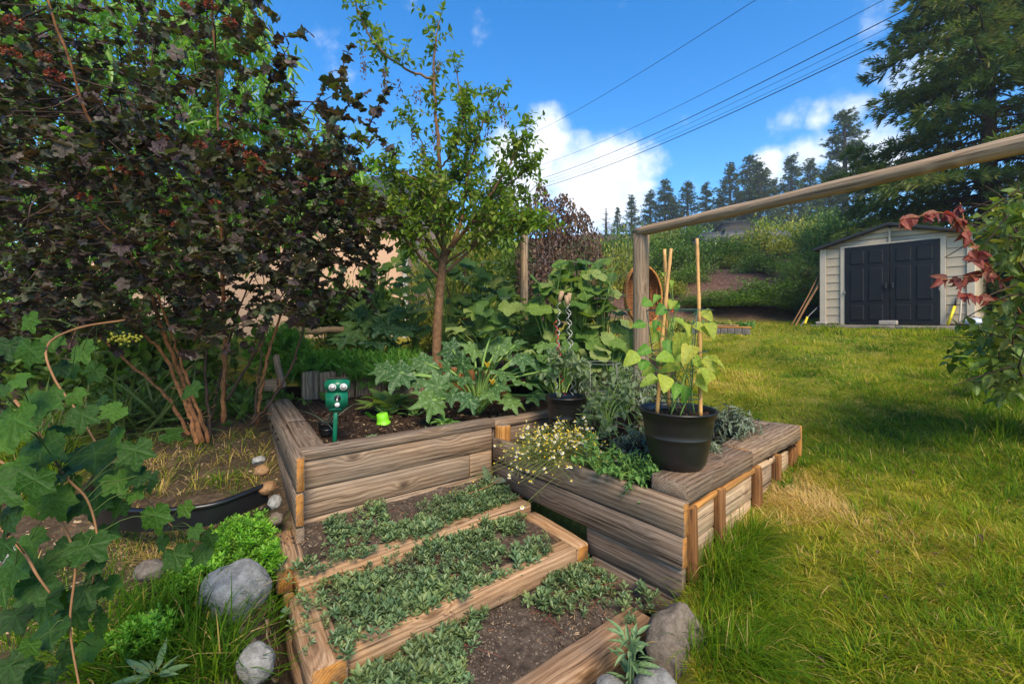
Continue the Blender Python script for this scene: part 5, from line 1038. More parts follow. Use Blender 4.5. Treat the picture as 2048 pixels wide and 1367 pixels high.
# bean plant, stakes and cage
def stake(name, lab, cat, p, r0_, r1_, mat, grp=None, nodes=True):
    c_ = curve([px(*k) if len(k) == 3 and k[0] > 20 else np.array(k) for k in p], 26); t = thing(name, lab, cat, c_[0], grp); r_ = np.linspace(r0_, r1_, 26)
    if nodes: r_[5::6] *= 1.22
    V, P, _ = tube(c_, r_, 8); link('cane', mesh_np('cane', V, P, mat), t); return t
stake('bamboo_stake', 'left bamboo cane leaning right in the big black pot', 'stake', [(1314, 830, 2.80), (1326, 660, 2.80), (1342, 497, 2.80)], .0125, .010, M_bamboo, 'canes in the big pot')
stake('bamboo_stake', 'middle yellow bamboo cane behind the leaning one in the big pot', 'stake', [(1338, 812, 2.95), (1334, 680, 2.92), (1329, 498, 2.88)], .0115, .010, M_bamboo, 'canes in the big pot')
stake('bamboo_stake', 'right bamboo cane, tallest in the big pot', 'stake', [(1401, 835, 2.80), (1399, 660, 2.82), (1394, 477, 2.85)], .0125, .010, M_bamboo, 'canes in the big pot')
M_gwire = plain_mat('dark_green_wire', (.02, .07, .045), .4, .5, var=.2)
def cage(lab, c, rr, zs, legs, mat, r_=.003, name='plant_cage'):
    t = thing(name, lab, 'wire cage', c); a = np.linspace(0, 6.2832, 33)
    for z, q in zip(zs, rr): V, P, _ = tube(np.stack([c[0] + q * np.cos(a), c[1] + q * np.sin(a), np.full(33, z)], -1), r_, 5, False); link('ring', mesh_np('ring', V, P, mat), t)
    for k in range(legs):
        b = k * 6.2832 / legs + .7; V, P, _ = tube(np.array([(c[0] + rr[0] * .8 * math.cos(b), c[1] + rr[0] * .8 * math.sin(b), c[2])] + [(c[0] + q * math.cos(b), c[1] + q * math.sin(b), z) for z, q in zip(zs, rr)]), r_, 5); link('leg', mesh_np('leg', V, P, mat), t)
cage('dark green wire cage around the bean plant in the big pot', np.array((1.07, 2.88, .95)), (.13, .165, .20), (1.07, 1.36, 1.62), 3, M_gwire)
bb = np.array((1.06, 2.875, .955)); t_ = thing('bean_plant', 'bright yellow-green bean plant climbing canes in the big black pot', 'plant', bb)
bl_ = [(1300, 600, 2.72, 34, 'g'), (1330, 612, 2.75, 34, 'g'), (1290, 645, 2.75, 32, 'g'), (1313, 640, 2.7, 26, 'g'), (1350, 635, 2.8, 34, 'g'), (1370, 645, 2.75, 36, 'g'), (1372, 665, 2.65, 58, 'y'), (1385, 690, 2.62, 52, 'y'), (1385, 650, 2.72, 40, 'y'), (1415, 645, 2.7, 40, 'y'), (1405, 620, 2.75, 32, 'y'), (1340, 680, 2.75, 42, 'g'), (1300, 695, 2.7, 36, 'g'), (1275, 705, 2.68, 42, 'g'), (1290, 718, 2.72, 34, 'g'), (1345, 710, 2.68, 44, 'g'), (1360, 730, 2.72, 46, 'g'), (1415, 710, 2.68, 40, 'y'), (1420, 740, 2.65, 48, 'y'), (1400, 735, 2.62, 40, 'y'), (1425, 720, 2.66, 34, 'y'), (1330, 750, 2.64, 48, 'g'), (1315, 755, 2.68, 40, 'g'), (1350, 765, 2.72, 40, 'g'), (1370, 770, 2.75, 38, 'g'), (1385, 715, 2.72, 36, 'y'), (1360, 700, 2.8, 38, 'g'), (1320, 665, 2.85, 32, 'g'), (1395, 760, 2.8, 34, 'g'), (1328, 720, 2.85, 34, 'g'), (1308, 735, 2.85, 32, 'g'), (1375, 740, 2.85, 36, 'y'), (1345, 600, 2.85, 30, 'g'), (1360, 610, 2.88, 30, 'g'), (1318, 590, 2.8, 24, 'g'), (1330, 545, 2.85, 16, 'g'), (1342, 560, 2.85, 16, 'g')]
L_beany = leaf_mat('yellowing_bean_leaf', [(.34, .40, .045), (.46, .46, .06), (.26, .38, .04), (.52, .44, .07)], .5, .42, (1.3, 1.3, .4), .3, vein=.35, veincol=(.20, .34, .06))
for kind, mt in (('g', L_bean), ('y', L_beany)):
    sel = [q for q in bl_ if q[4] == kind]; Pp = np.array([px(u, v, Y) for u, v, Y, s_, _ in sel]); Sz = np.array([s_ / F * Y * .92 for u, v, Y, s_, _ in sel]); D_ = np.stack([(Pp[:, 0] - bb[0]) * 4 + rng.normal(0, .4, len(sel)), -.4 + rng.normal(0, .3, len(sel)), -.55 + rng.normal(0, .3, len(sel))], -1)
    put_leaves(t_, T_heart, mats_of(Pp, D_, np.array((0, -.8, .7)) + rng.normal(0, .35, (len(sel), 3)), Sz), mt)
    for p in Pp:
        q0 = np.array((bb[0] + U(-.08, .08), bb[1] + U(-.05, .08), max(.95, p[2] - U(.12, .3)))); V, P, _ = tube(curve([q0, (q0 + p) / 2 + (0, 0, .03), p], 6), .0028, 4); link('stalk', mesh_np('stalk', V, P, M_stalk), t_)
for k in range(7):
    a = U(0, 6.28); q = curve([bb + (.10 * math.cos(a), .10 * math.sin(a), 0), bb + (.11 * math.cos(a + .8), .1 * math.sin(a + .8), .22), bb + (.08 * math.cos(a + 2), .08 * math.sin(a + 2), .45), bb + (.05 * math.cos(a + 3), .05, .62)], 16); V, P, _ = tube(q, .0045, 5); link('stem', mesh_np('stem', V, P, M_stalk), t_)
M_bloom = leaf_mat('scarlet_flower', [(.75, .10, .02), (.6, .05, .02)], .5, .2)
for (u, v, Y) in ((1318, 655, 2.68), (1346, 620, 2.8), (1340, 618, 2.82)):
    d = rdir(6); V, P, a = merged(T_small, mats_of(np.repeat(px(u, v, Y)[None], 6, 0), d, rdir(6), .022)); link('flower', mesh_np('flower', V, P, M_bloom, attrs=a), t_)
# tomato in the second pot with spiral stakes and corks
M_spiral = plain_mat('silver_spiral', (.40, .38, .35), .4, .5, .5, .1); M_spired = plain_mat('red_spiral', (.45, .03, .03), .35, .5, 0, .1); M_cork = plain_mat('cork', (.36, .24, .14), .85, .1, var=.3, sc=60)
def spiral(lab, a, b, mat, cork=True, cp=None):
    a, b = px(*a), px(*b); t = thing('spiral_stake', lab, 'stake', a, 'spiral stakes'); n = 150; f_ = np.linspace(0, 1, n); q = a + (b - a) * f_[:, None]; ph = f_ * 2 * math.pi * 9; q[:, 0] += .014 * np.cos(ph); q[:, 1] += .014 * np.sin(ph); V, P, _ = tube(q, .0042, 5); link('rod', mesh_np('rod', V, P, mat), t)
    if cork: d = np.array((U(.15, .4) if cp is None else cp, 0, 1)); V, P, _ = tube(np.stack([b - d * .005, b + d * .085]), .019, 12); link('cork', mesh_np('cork', V, P, M_cork, smooth=False), t)
spiral('silver spiral stake with tilted cork, left of the trio', (1112, 790, 3.95), (1118, 602, 3.9), M_spiral, True, .35)
spiral('silver spiral stake with upright cork, right of the trio', (1143, 790, 3.95), (1134, 610, 3.9), M_spiral, True, -.05)
spiral('silver spiral stake with lower cork between its neighbours', (1150, 785, 4.02), (1137, 605, 3.98), M_spiral, True, .1)
spiral('red spiral stake crossing the silver spirals', (1128, 790, 3.93), (1110, 640, 3.88), M_spired, False); 
t_ = thing('tomato_plant', 'pale curling tomato plant in the pot with spiral stakes', 'plant', pc2 + (0, 0, .36))
def bushy(t, c, rad, n, L, k, size, mat, tpl, hz_=1.0, stemmat=None, zb=.4, upb=.5, minpx=10, rest=None, sp=.75):
    d = rdir(n, zb); q = c + d * rad * U(.15, 1.0, (n, 1)) ** .6 * (1, 1, hz_); Ms_ = spray(q, d + rng.normal(0, .35, (n, 3)), np.full(n, L), k, size, sp, upb, .35, .1, .08); put_leaves(t, tpl, Ms_, mat, minpx=minpx, rest_tpl=rest, maxn=120)
    st_ = [(curve([c + (0, 0, -rad * hz_ * .5), c + (q[i] - c) * .5 + rng.normal(0, .01, 3), q[i], q[i] + d[i] * L], 7), np.linspace(.005, .002, 7)) for i in range(n)]; V, P, a = tubes(st_, 4); link('stems', mesh_np('stems', V, P, stemmat or M_stalk), t)['kind'] = 'stuff'
bushy(t_, pc2 + (0, 0, .58), .17, 40, .10, 7, .058, L_tom, T_ov4, 1.1, rest=T_ov, zb=.6)
t_ = thing('tomato_plant', 'wiry tomato plant in the small hoop pot beside the big pot', 'plant', pc3 + (0, 0, .13)); bushy(t_, pc3 + (.0, .0, .30), .17, 30, .11, 6, .055, L_tom, T_ov4, 1.4, rest=T_ov)
t_ = thing('tomato_plant', 'pale leafy plant in the rear small pot', 'plant', pc4 + (0, 0, .15)); bushy(t_, pc4 + (.03, .05, .36), .22, 40, .12, 6, .055, L_tom, T_ov4, 1.2, rest=T_ov)
cage('galvanised square wire support beside the spiral-stake pot', np.array((.80, 4.0, .5)), (.16, .16, .16), (.72, .95, 1.18), 4, M_wire, .0028)
cage('low wire hoop around the small hoop pot', pc3 + (0, 0, .0), (.11, .115), (.14, .19), 3, M_wire, .0028)

# herbs in the right bed
t_ = thing('sage_bush', 'grey-green narrow-leaved sage bush behind the big black pot', 'plant', np.array((1.20, 4.25, .5))); bushy(t_, np.array((1.13, 4.2, .74)), .40, 110, .20, 11, .062, L_sage, [T_lance], .8, M_twig, .5, .6, 9)
t_ = thing('lavender_bush', 'rounded grey lavender bush right of the big pot', 'plant', np.array((1.78, 3.72, .5))); bushy(t_, np.array((1.80, 3.75, .60)), .20, 110, .12, 12, .05, L_sage, [T_lance], .8, M_twig, .9, .5, 9)
t_ = thing('lavender_bush', 'small blue-grey mound left of the big pot', 'plant', np.array((1.0, 3.30, .5))); bushy(t_, np.array((.93, 3.27, .57)), .14, 90, .09, 10, .04, L_sage, [T_lance], .9, M_twig, .6, .5, 9)
t_ = thing('mint_plant', 'bright mint sprawling below the big black pot', 'plant', np.array((.86, 2.95, .5))); bushy(t_, np.array((.80, 2.92, .55)), .20, 80, .08, 8, .034, L_mint, T_ov4, .45, M_stalk, .6, .8, 9, T_ov)
t_ = thing('mint_plant', 'upright mint sprig in front of the hoop pot', 'plant', np.array((.58, 3.05, .5))); bushy(t_, np.array((.57, 3.02, .60)), .10, 26, .09, 8, .032, L_mint, T_ov4, 1.3, M_stalk, .8, .8, 9, T_ov)
t_ = thing('silver_herb', 'silvery leaved herb tucked right behind the big pot', 'plant', np.array((1.38, 3.3, .5))); bushy(t_, np.array((1.37, 3.25, .55)), .12, 30, .08, 8, .05, L_sage, [T_lance], .9, M_stalk, .6, .5, 9)
# chamomile
cb_ = W(.17, 1.15, .52); t_ = thing('chamomile_plant', 'airy chamomile with small white and yellow flowers spilling over the plank', 'plant', cb_)
st_, tips = [], []
for k in range(460):
    b = cb_ + np.array((U(-.20, .26), U(-.28, .12), 0)); a = rng.normal(0, 1, 2); h_ = U(.12, .31); e = b + np.array((a[0] * .15 - .04, a[1] * .12 - .12, h_ - .12 * abs(a[0]))); st_.append((curve([b, (b + e) / 2 + (0, 0, .05), e], 5), .0016)); tips.append(e)
V, P, a = tubes(st_, 3); link('stems', mesh_np('stems', V, P, plain_mat('chamomile_stem', (.20, .24, .06), .6, .2)), t_)['kind'] = 'stuff'
tips = np.array(tips); q = np.concatenate([tips * f_ + np.array([s_[0][0] for s_ in st_]) * (1 - f_) for f_ in (.35, .5, .65, .8, .93)]) + rng.normal(0, .012, (2300, 3)); V, P, a = merged(T_blade, mats_of(np.repeat(q, 3, 0), rdir(6900, .3), rdir(6900), U(.018, .04, 6900))); link('foliage', mesh_np('foliage', V, P, leaf_mat('chamomile_leaf', [(.13, .17, .045), (.20, .23, .06), (.26, .26, .08)], .6, .25), attrs=a), t_)['kind'] = 'stuff'
a8 = np.arange(9) * 6.2832 / 9; pv = []; pd = np.stack([np.cos(a8), np.sin(a8), -.25 * np.ones(9)], -1); V1, P1, A1 = merged(leaf_ovate(2, .5, .6, 0, 0), mats_of(pd * .25, pd, np.array((0, 0, 1)), .8)); n_ = len(tips); Mh = mats_of(tips, rng.normal(0, .5, (n_, 3)) + (0, -1, .1), up(n_, 1, .5), U(.011, .017, n_)); V, P, a = merged((V1, P1, np.zeros(len(V1))), Mh[: int(n_ * .72)]); M_petal = plain_mat('white_petal', (.80, .78, .68), .6, .2, var=.1); link('petals', mesh_np('petals', V, P, M_petal), t_)['kind'] = 'stuff'
bm = bmesh.new(); bmesh.ops.create_icosphere(bm, subdivisions=1, radius=1); Vi = np.array([v.co[:] for v in bm.verts]); Fi = np.array([[v.index for v in f_.verts] for f_ in bm.faces]); bm.free()
Mc = Mh.copy(); Mc[:, :3, :3] *= .48; Mc[:, :3, 3] += (0, -.001, .003); V, P, a = merged((Vi, [Fi], np.zeros(len(Vi))), Mc); link('flower_centres', mesh_np('flower_centres', V, P, plain_mat('yellow_centre', (.62, .42, .03), .7, .2, var=.2)), t_)['kind'] = 'stuff'

# ------------------------------------------------------------------ ground cover on the steps
def ros_tpl(n=9, seed=0):
    r0 = np.random.default_rng(seed); a = np.arange(n) * 2.4; el = np.linspace(.15, 1.5, n); d = np.stack([np.cos(a), np.sin(a), el], -1); d = nrm(d); P = d * .12; P[:, 2] += np.linspace(0, .5, n); N = np.stack([-np.cos(a) * el, -np.sin(a) * el, np.ones(n)], -1); V, Pp, at_ = merged(leaf_ovate(3, .46, .62, .08, .1, .7), mats_of(P, d, N, r0.uniform(.7, 1.0, n))); return V, Pp, at_['vein']
T_ros = ros_tpl(9, 1); T_ros2 = ros_tpl(7, 4)
def cover(name, lab, pts, size, mat, tilt=.35):
    pts = np.array(pts); pts[:, 2] += .022 * np.clip(.4 + fbm(pts[:, 0], pts[:, 1], 9), 0, 2); rng.shuffle(pts); n = len(pts); size = size * (1 + .35 * np.clip(fbm(pts[:, 0], pts[:, 1], 6), -1, 1)); D = rng.normal(0, 1, (n, 3)) * (1, 1, 0); Nn = up(n, 1, tilt); h = n // 2
    V, P, a = cat_geo([merged(T_ros, mats_of(pts[:h], D[:h], Nn[:h], size[:h] * U(.6, 1.25, h))), merged(T_ros2, mats_of(pts[h:], D[h:], Nn[h:], size[h:] * U(.6, 1.25, n - h)))]); return struct(name, mesh_np(name, V, P, mat, attrs=a), 'stuff', lab, 'ground cover')
def st_pts(n, s0, s1, t0, t1, zf, dens, lift=.02):
    s = U(s0, s1, n * 4); t = U(t0, t1, n * 4); k = dens(s, t) > U(0, 1, n * 4); s, t = s[k][:n], t[k][:n]; xy = P2 + s[:, None] * A2 + t[:, None] * B2; z = zf(xy[:, 0], xy[:, 1]) + U(0, lift, len(s)); return np.column_stack([xy, z])
z1f, z2f, z3f = zt(1.30, .135, 1.74, .225), zt(.74, .035, 1.22, .075), zt(.2, -.135, .68, -.075)
d1 = lambda s, t: sm((s + 1.56 + .15 * fbm(s, t, 3)) / .25) * sm((.95 - .35 * (s + .9) - .0 + (1.72 - t) * 0 + .0 + .4) / .2) * sm((1.74 + .0 - t - .10 * (s > -.9)) / .08) * np.clip(.75 + 1.1 * fbm(s, t, 5), 0, 1)
p1 = st_pts(1000, -1.52, -.06, 1.30, 1.74, z1f, d1, .03); k = rng.integers(0, len(p1), 80); hang = p1[k] * 1.0
cover('ground_cover', 'grey-green succulent ground cover on the upper soil step', p1, .030, L_purs)
d2 = lambda s, t: sm((-.20 - s + .25 * fbm(s, t, 3) + .25 * (t - 1.0)) / .18) * np.clip(.9 + 1.0 * fbm(s, t, 5), .04, 1)
p2 = st_pts(1250, -1.62, -.06, .70, 1.25, z2f, d2, .04); e2 = W(0, 0, 0)
sx = U(-1.65, -.75, 150); tt = U(.60, .76, 150) ; xy = P2 + sx[:, None] * A2 + tt[:, None] * B2; k = (fbm(sx, tt, 4) > .1) & (tt < 1); over2 = np.column_stack([xy, .085 + U(0, .02, 150)])[k]
sx = U(-1.75, -.75, 110); tt = U(1.20, 1.34, 110); xy = P2 + sx[:, None] * A2 + tt[:, None] * B2; over1 = np.column_stack([xy, .165 + U(0, .02, 110)])[fbm(sx, tt, 4) > .05]
lf = np.column_stack([U(-1.20, -.78, 50), U(1.95, 2.5, 50), U(.085, .12, 50)]); lf = lf[np.abs((lf[:, 0] + .95) * .844 + (lf[:, 1] - 2.16) * .536) < .11]
cover('ground_cover', 'lush succulent ground cover spilling over the middle soil step', np.concatenate([p2, over2, over1, lf]), .034, L_purs)
d3 = lambda s, t: np.maximum(sm((-.95 - s + .25 * fbm(s, t, 3) + .6 * (t - .45)) / .15), .85 * sm((s + .62 + .2 * fbm(s, t, 4)) / .2) * sm((t - .30) / .12) * (fbm(s, t, 6) > -.35))
p3 = st_pts(800, -1.75, .0, .20, .69, z3f, d3, .035); ov3 = st_pts(26, -.30, .02, .12, .30, lambda x, y: -.10 + 0 * x, lambda s, t: .8 + 0 * s, .03)
cover('ground_cover', 'scattered succulent ground cover on the lowest soil step', np.concatenate([p3, ov3]), .037, L_purs)
lb = st_pts(210, -1.15, .45, 1.86, 2.03, zL, lambda s, t: np.clip(.6 + .7 * fbm(s, t, 4), 0, 1), .02); cover('strawberry_runners', 'low creeping green strip along the front edge of the left bed', lb, .032, L_purs)
# red runner stems, wood chips and pebbles on the soil
def crumbs(name, lab, pts, mat, s0, s1, cat='debris', stretch=(1, 1, 1)):
    n = len(pts); bmv = np.array([(-1, -1, -1), (1, -1, -1), (1, 1, -1), (-1, 1, -1), (-.7, -.8, .8), (.8, -.6, 1), (.6, .8, .7), (-.8, .7, 1)]) * stretch; Fq = np.array([(0, 3, 2, 1), (4, 5, 6, 7), (0, 1, 5, 4), (1, 2, 6, 5), (2, 3, 7, 6), (3, 0, 4, 7)]); V, P, a = merged((bmv, [Fq], np.zeros(8)), mats_of(pts, rdir(n) * (1, 1, .25), up(n, 1, .4), U(s0, s1, n))); return struct(name, mesh_np(name, V, P, mat, smooth=False, attrs=a), 'stuff', lab, cat)
M_chip = leaf_mat('wood_chip', [(.30, .19, .10), (.42, .30, .18), (.16, .085, .05), (.24, .13, .07)], .85, 0, spec=.1); M_grit = leaf_mat('grit', [(.10, .075, .055), (.17, .13, .10), (.06, .04, .03), (.28, .23, .18)], .9, 0, spec=.1)
ones = lambda s, t: np.ones_like(s)
zR = lambda x, y: .492 + 0 * x
crumbs('wood_chips', 'small wood chips scattered over the bed soil', np.concatenate([st_pts(420, -1.4, .6, 1.85, 3.4, zL, ones), st_pts(260, .05, 1.9, .2, 1.6, zR, ones, .01)]), M_chip, .004, .012, stretch=(.5, 1.8, .22))
crumbs('soil_clods', 'dark crumbly clods over the bed soil', np.concatenate([st_pts(1400, -1.5, .6, 1.85, 3.4, zL, ones, .006), st_pts(1000, .05, 2.0, .1, 1.6, zR, ones, .006)]), M_soil, .003, .011)
crumbs('soil_grit', 'grit and small clods on the terrace soil', np.concatenate([st_pts(800, -1.7, -.02, 1.3, 1.74, z1f, ones, .004), st_pts(1000, -1.7, -.02, .74, 1.24, z2f, ones, .004), st_pts(2000, -1.75, 0, .2, .69, z3f, ones, .004)]), M_grit, .0015, .0055)
crumbs('wood_chips', 'bits of bark and straw on the terrace soil', np.concatenate([st_pts(120, -1.7, -.02, 1.3, 1.74, z1f, ones, .006), st_pts(200, -1.0, -.02, .74, 1.24, z2f, ones, .006), st_pts(260, -1.75, 0, .2, .69, z3f, ones, .006)]), M_chip, .003, .009, stretch=(.35, 2.2, .2))
rn = [(curve([p_, p_ + rng.normal(0, .06, 3) * (1, 1, .15), p_ + rng.normal(0, .10, 3) * (1, 1, .15)], 6), .0016) for p_ in np.concatenate([p3[rng.integers(0, len(p3), 90)], p2[rng.integers(0, len(p2), 50)], p1[rng.integers(0, len(p1), 40)]])]
V, P, a = tubes(rn, 4); struct('runner_stems', mesh_np('runner_stems', V, P, plain_mat('red_runner', (.20, .07, .045), .6, .3)), 'stuff', 'thin reddish runners trailing over the terrace soil', 'stems')
lb_ = W(-.14, 1.62, .25); t_ = thing('fallen_leaf', 'drooping dock leaf lying at the inner corner of the top step', 'leaf', lb_); put_leaves(t_, T_ov4, mats_of(np.array([lb_, lb_ + (.04, -.02, .0)]), np.array([(-.2, -.3, .8), (.6, -.5, .25)]), np.array([(.2, -1, .2), (0, -.4, 1)]), np.array((.12, .14))), L_sage)
V, P, _ = tube(curve([lb_ + (.12, -.02, .03), lb_ + (-.0, -.14, .0), lb_ + (-.2, -.26, -.03)], 10), .004, 5); link('stalk', mesh_np('stalk', V, P, M_tanstem), t_)
# ------------------------------------------------------------------ stones
def stone_mat(name, a, b, c_):
    s = NT(name); co = s.coord(); n1 = s.noise(co, 16, 8, .75); n2 = s.noise(co, 70, 6, .8); v = s.noise(s.coord((1, 3.5, 1.4)), 6, 6, .7, 1.5)
    c = s.ramp(s.math('ADD', s.math('MULTIPLY', n1, .5), s.math('ADD', s.math('MULTIPLY', n2, .3), s.math('MULTIPLY', v, .2))), [(.36, a), (.5, b), (.66, c_)]); return s.done(s.bsdf(c, .85, .25, normal=s.bump(s.math('ADD', n1, s.math('MULTIPLY', n2, .6)), .8, .02)))
M_rock = stone_mat('pale_granite', (.13, .12, .107), (.29, .275, .25), (.50, .48, .445)); M_rockb = stone_mat('brown_schist', (.085, .065, .048), (.20, .155, .115), (.34, .28, .22)); M_rocko = stone_mat('rusty_stone', (.16, .08, .035), (.32, .17, .075), (.45, .30, .16))
def rock(lab, u, v, Y, size, mat, seed, rot=0, tilt=0):
    c = px(u, v, Y); t = thing('rock', lab, 'rock', (c[0], c[1], c[2] - size[2])); link('stone', blob('stone', None, size, mat, seed, 4, .13, 1.5, 1), t, Matrix.Translation(Vector(c)) @ Matrix.Rotation(rot, 4, 'Z') @ Matrix.Rotation(tilt, 4, 'Y'))
rock('large pale grey boulder at the left of the steps', 468, 1185, 2.25, (.155, .13, .155), M_rock, 1, .3, R(-28))
rock('big flat brown slab stone right of the lowest step', 1350, 1290, 2.20, (.15, .14, .185), M_rockb, 2, .6, R(12))
rock('rounded pale stone at the bottom edge beside the slab stone', 1318, 1385, 1.98, (.105, .11, .09), M_rock, 3)
rock('small pale stone at the bottom edge below the woolly plant', 1222, 1385, 1.98, (.07, .08, .06), M_rock, 5)
rock('pale stone half hidden in grass below the large boulder', 512, 1325, 1.95, (.075, .075, .085), M_rock, 6, .4)
rock('rusty orange stone wedged against the left bed', 524, 940, 3.05, (.050, .05, .04), M_rocko, 7)
rock('small grey cobble above the rusty stone', 518, 920, 3.2, (.045, .045, .03), M_rock, 8)
rock('grey stone at the foot of the left bed wall', 550, 1003, 2.85, (.04, .05, .045), M_rock, 9)
rock('lower grey stone under the left bed wall', 552, 1037, 2.8, (.04, .05, .04), M_rockb, 10)
rock('flat stone at the left bed corner above the oregano', 535, 975, 2.95, (.05, .06, .045), M_rocko, 11)
rock('small half buried stones under the drooping green leaves', 300, 1140, 2.3, (.07, .06, .05), M_rockb, 12)
rock('pale pebble left of the drooping leaves', 22, 1108, 2.1, (.05, .04, .035), M_rock, 13)
# black edging strip of the sunken bed
t_ = thing('lawn_edging', 'curved black plastic edging strip on the left ground', 'edging', px(360, 1040, 2.6))
c_ = curve([px(535, 968, 2.95), px(480, 990, 2.80), px(420, 1010, 2.68), px(330, 1020, 2.60), px(250, 1020, 2.62), px(195, 1012, 2.75), px(170, 985, 3.0), px(190, 950, 3.3)], 60); V, P, _ = tube(c_, .017, 8); link('bead', mesh_np('bead', V, P, M_black), t_)
lo = c_.copy(); lo[:, 2] -= .12; V = np.concatenate([c_, lo, lo + (0, .008, 0), c_ + (0, .008, 0)]); n = 60; i = np.arange(n - 1); Q = np.concatenate([np.stack([i, i + 1, i + n + 1, i + n], -1), np.stack([i + 2 * n, i + 2 * n + 1, i + 3 * n + 1, i + 3 * n], -1)]); link('strip', mesh_np('strip', V, [Q], M_black), t_)

# ------------------------------------------------------------------ left foreground shoots
t_ = thing('viburnum_shoots', 'arching shoots with large green lobed leaves at the left foreground', 'shrub', px(60, 1250, 1.5))
sh = [[(250, 640, 2.0), (160, 655, 1.85), (95, 690, 1.7), (108, 755, 1.65), (160, 830, 1.62), (205, 905, 1.6), (262, 965, 1.6), (318, 1025, 1.6), (345, 1052, 1.6)], [(30, 800, 1.5), (80, 870, 1.45), (130, 950, 1.4), (175, 1000, 1.4), (195, 1080, 1.38), (185, 1165, 1.38)], [(-60, 1020, 1.3), (0, 1055, 1.25), (48, 1105, 1.22), (75, 1150, 1.2), (100, 1185, 1.2)], [(-40, 900, 1.5), (60, 960, 1.45), (120, 1040, 1.4), (150, 1120, 1.35), (140, 1250, 1.3), (160, 1380, 1.25)]]
for p in sh: c_ = curve([px(*k) for k in p], 40); V, P, _ = tube(c_, np.linspace(.0048, .0024, 40), 7); link('stem', mesh_np('stem', V, P, M_tanstem), t_)
fl = [(120, 735, 50), (205, 800, 50), (250, 930, 55), (45, 860, 60), (60, 1010, 60), (150, 960, 50), (10, 1090, 60), (70, 1170, 70), (190, 1130, 55), (240, 1010, 50), (130, 1300, 65), (60, 1350, 60), (190, 905, 100), (210, 950, 95), (270, 900, 60), (230, 870, 55), (235, 980, 80), (150, 790, 60), (105, 680, 55), (60, 700, 60), (165, 700, 60), (35, 760, 70), (85, 800, 70), (30, 840, 80), (120, 860, 55), (165, 830, 60), (80, 900, 90), (30, 930, 85), (120, 950, 60), (70, 960, 80), (110, 1000, 65), (150, 1010, 55), (190, 1000, 60), (175, 1090, 75), (215, 1060, 45), (235, 960, 60), (270, 985, 55), (305, 960, 50), (280, 950, 55), (310, 1030, 60), (370, 1015, 48), (325, 1080, 55), (350, 1110, 60), (390, 1060, 50), (420, 1075, 55), (405, 1105, 50), (375, 1095, 45), (140, 1090, 60), (170, 1180, 65), (215, 1170, 60), (60, 1080, 70), (30, 1130, 95), (90, 1130, 85), (20, 1030, 70), (150, 1220, 80), (200, 1240, 75), (100, 1260, 75), (130, 1190, 60), (60, 1290, 70), (180, 1290, 60), (30, 1230, 80), (90, 1200, 75), (20, 1330, 70), (110, 1340, 60), (5, 1180, 70), (10, 880, 70), (0, 970, 80), (230, 820, 55), (190, 740, 50), (60, 640, 50), (20, 690, 55), (385, 775, 34), (370, 790, 30), (0, 780, 60), (340, 870, 38), (145, 740, 50)]
Pp, Dd, Nn, Ss = [], [], [], []
for (u, v, s_) in fl:
    Y = 1.25 + .35 * min(1, u / 300) + U(-.12, .12) + (.45 if v < 760 else 0) + (1.6 if (u > 330 and v < 900) else 0); p = px(u, v, Y); Pp.append(p); Dd.append((U(-.5, .9), U(-.5, 0), U(-1.1, -.2))); Nn.append((U(-.3, .4), U(-.9, -.3), U(.4, 1.0))); Ss.append(s_ / F * Y * U(.45, .82))
Pp = np.array(Pp); put_leaves(t_, T_big, mats_of(Pp, np.array(Dd), np.array(Nn), np.array(Ss)), L_ngreen)
allc = np.concatenate([curve([px(*k) for k in p], 40) for p in sh])
pt = []
for p in Pp:
    q = allc[np.argmin(np.linalg.norm(allc - p, axis=1))]
    if np.linalg.norm(q - p) < .5: pt.append((curve([q, (p + q) / 2 + (0, 0, .02), p], 6), .0016))
V, P, _ = tubes(pt, 4); link('leaf_stalks', mesh_np('leaf_stalks', V, P, plain_mat('shoot_leaf_stalk', (.06, .09, .02), .6, .2)), t_)['kind'] = 'stuff'
m_ = 60; q = px(246, 678, 1.95) + rng.normal(0, .022, (m_, 3)) * (1.5, 1, .5); V, P, a = merged((Vi, [Fi], np.zeros(len(Vi))), mats_of(q, rdir(m_), rdir(m_), .006)); link('flower_head', mesh_np('flower_head', V, P, plain_mat('yellow_buds', (.20, .19, .02), .6, .2)), t_)

# herbs at the left of the steps
def mound(name, lab, c, rx, ry_, rz, n, size, mat, tpl):
    t = thing(name, lab, 'plant', c); d = rdir(n, .35); d[:, 2] = np.abs(d[:, 2]); q = c + d * (rx, ry_, rz) * U(.55, 1.0, (n, 1)) + rng.normal(0, .012, (n, 3)); V, P, a = merged(tpl, mats_of(q, nrm(rng.normal(size=(n, 3)) * (1, 1, .2)), up(n, 1, .3), size * U(.7, 1.3, n))); link('foliage', mesh_np('foliage', V, P, mat, attrs=a), t)['kind'] = 'stuff'
    st_ = [(np.stack([c + d[i] * (rx * .2, ry_ * .2, 0), q[i]]), .0014) for i in range(0, n, 4)]; V, P, _ = tubes(st_, 3); link('stems', mesh_np('stems', V, P, M_stalk), t)['kind'] = 'stuff'
c = px(488, 1100, 2.62); mound('oregano_mound', 'bright lime green oregano mound by the left bed corner', c + (0, 0, -.02), .20, .17, .22, 620, .024, L_lime, T_ros2)
c = px(535, 1130, 2.5); mound('oregano_mound', 'small leafy sprigs between the boulder and the timber', c + (0, 0, -.03), .075, .07, .12, 90, .032, L_lime, T_ros2)
c = px(390, 1150, 2.35); mound('oregano_mound', 'lime green herb patch left of the boulder', c + (0, 0, -.04), .16, .14, .10, 260, .028, L_lime, T_ros2)
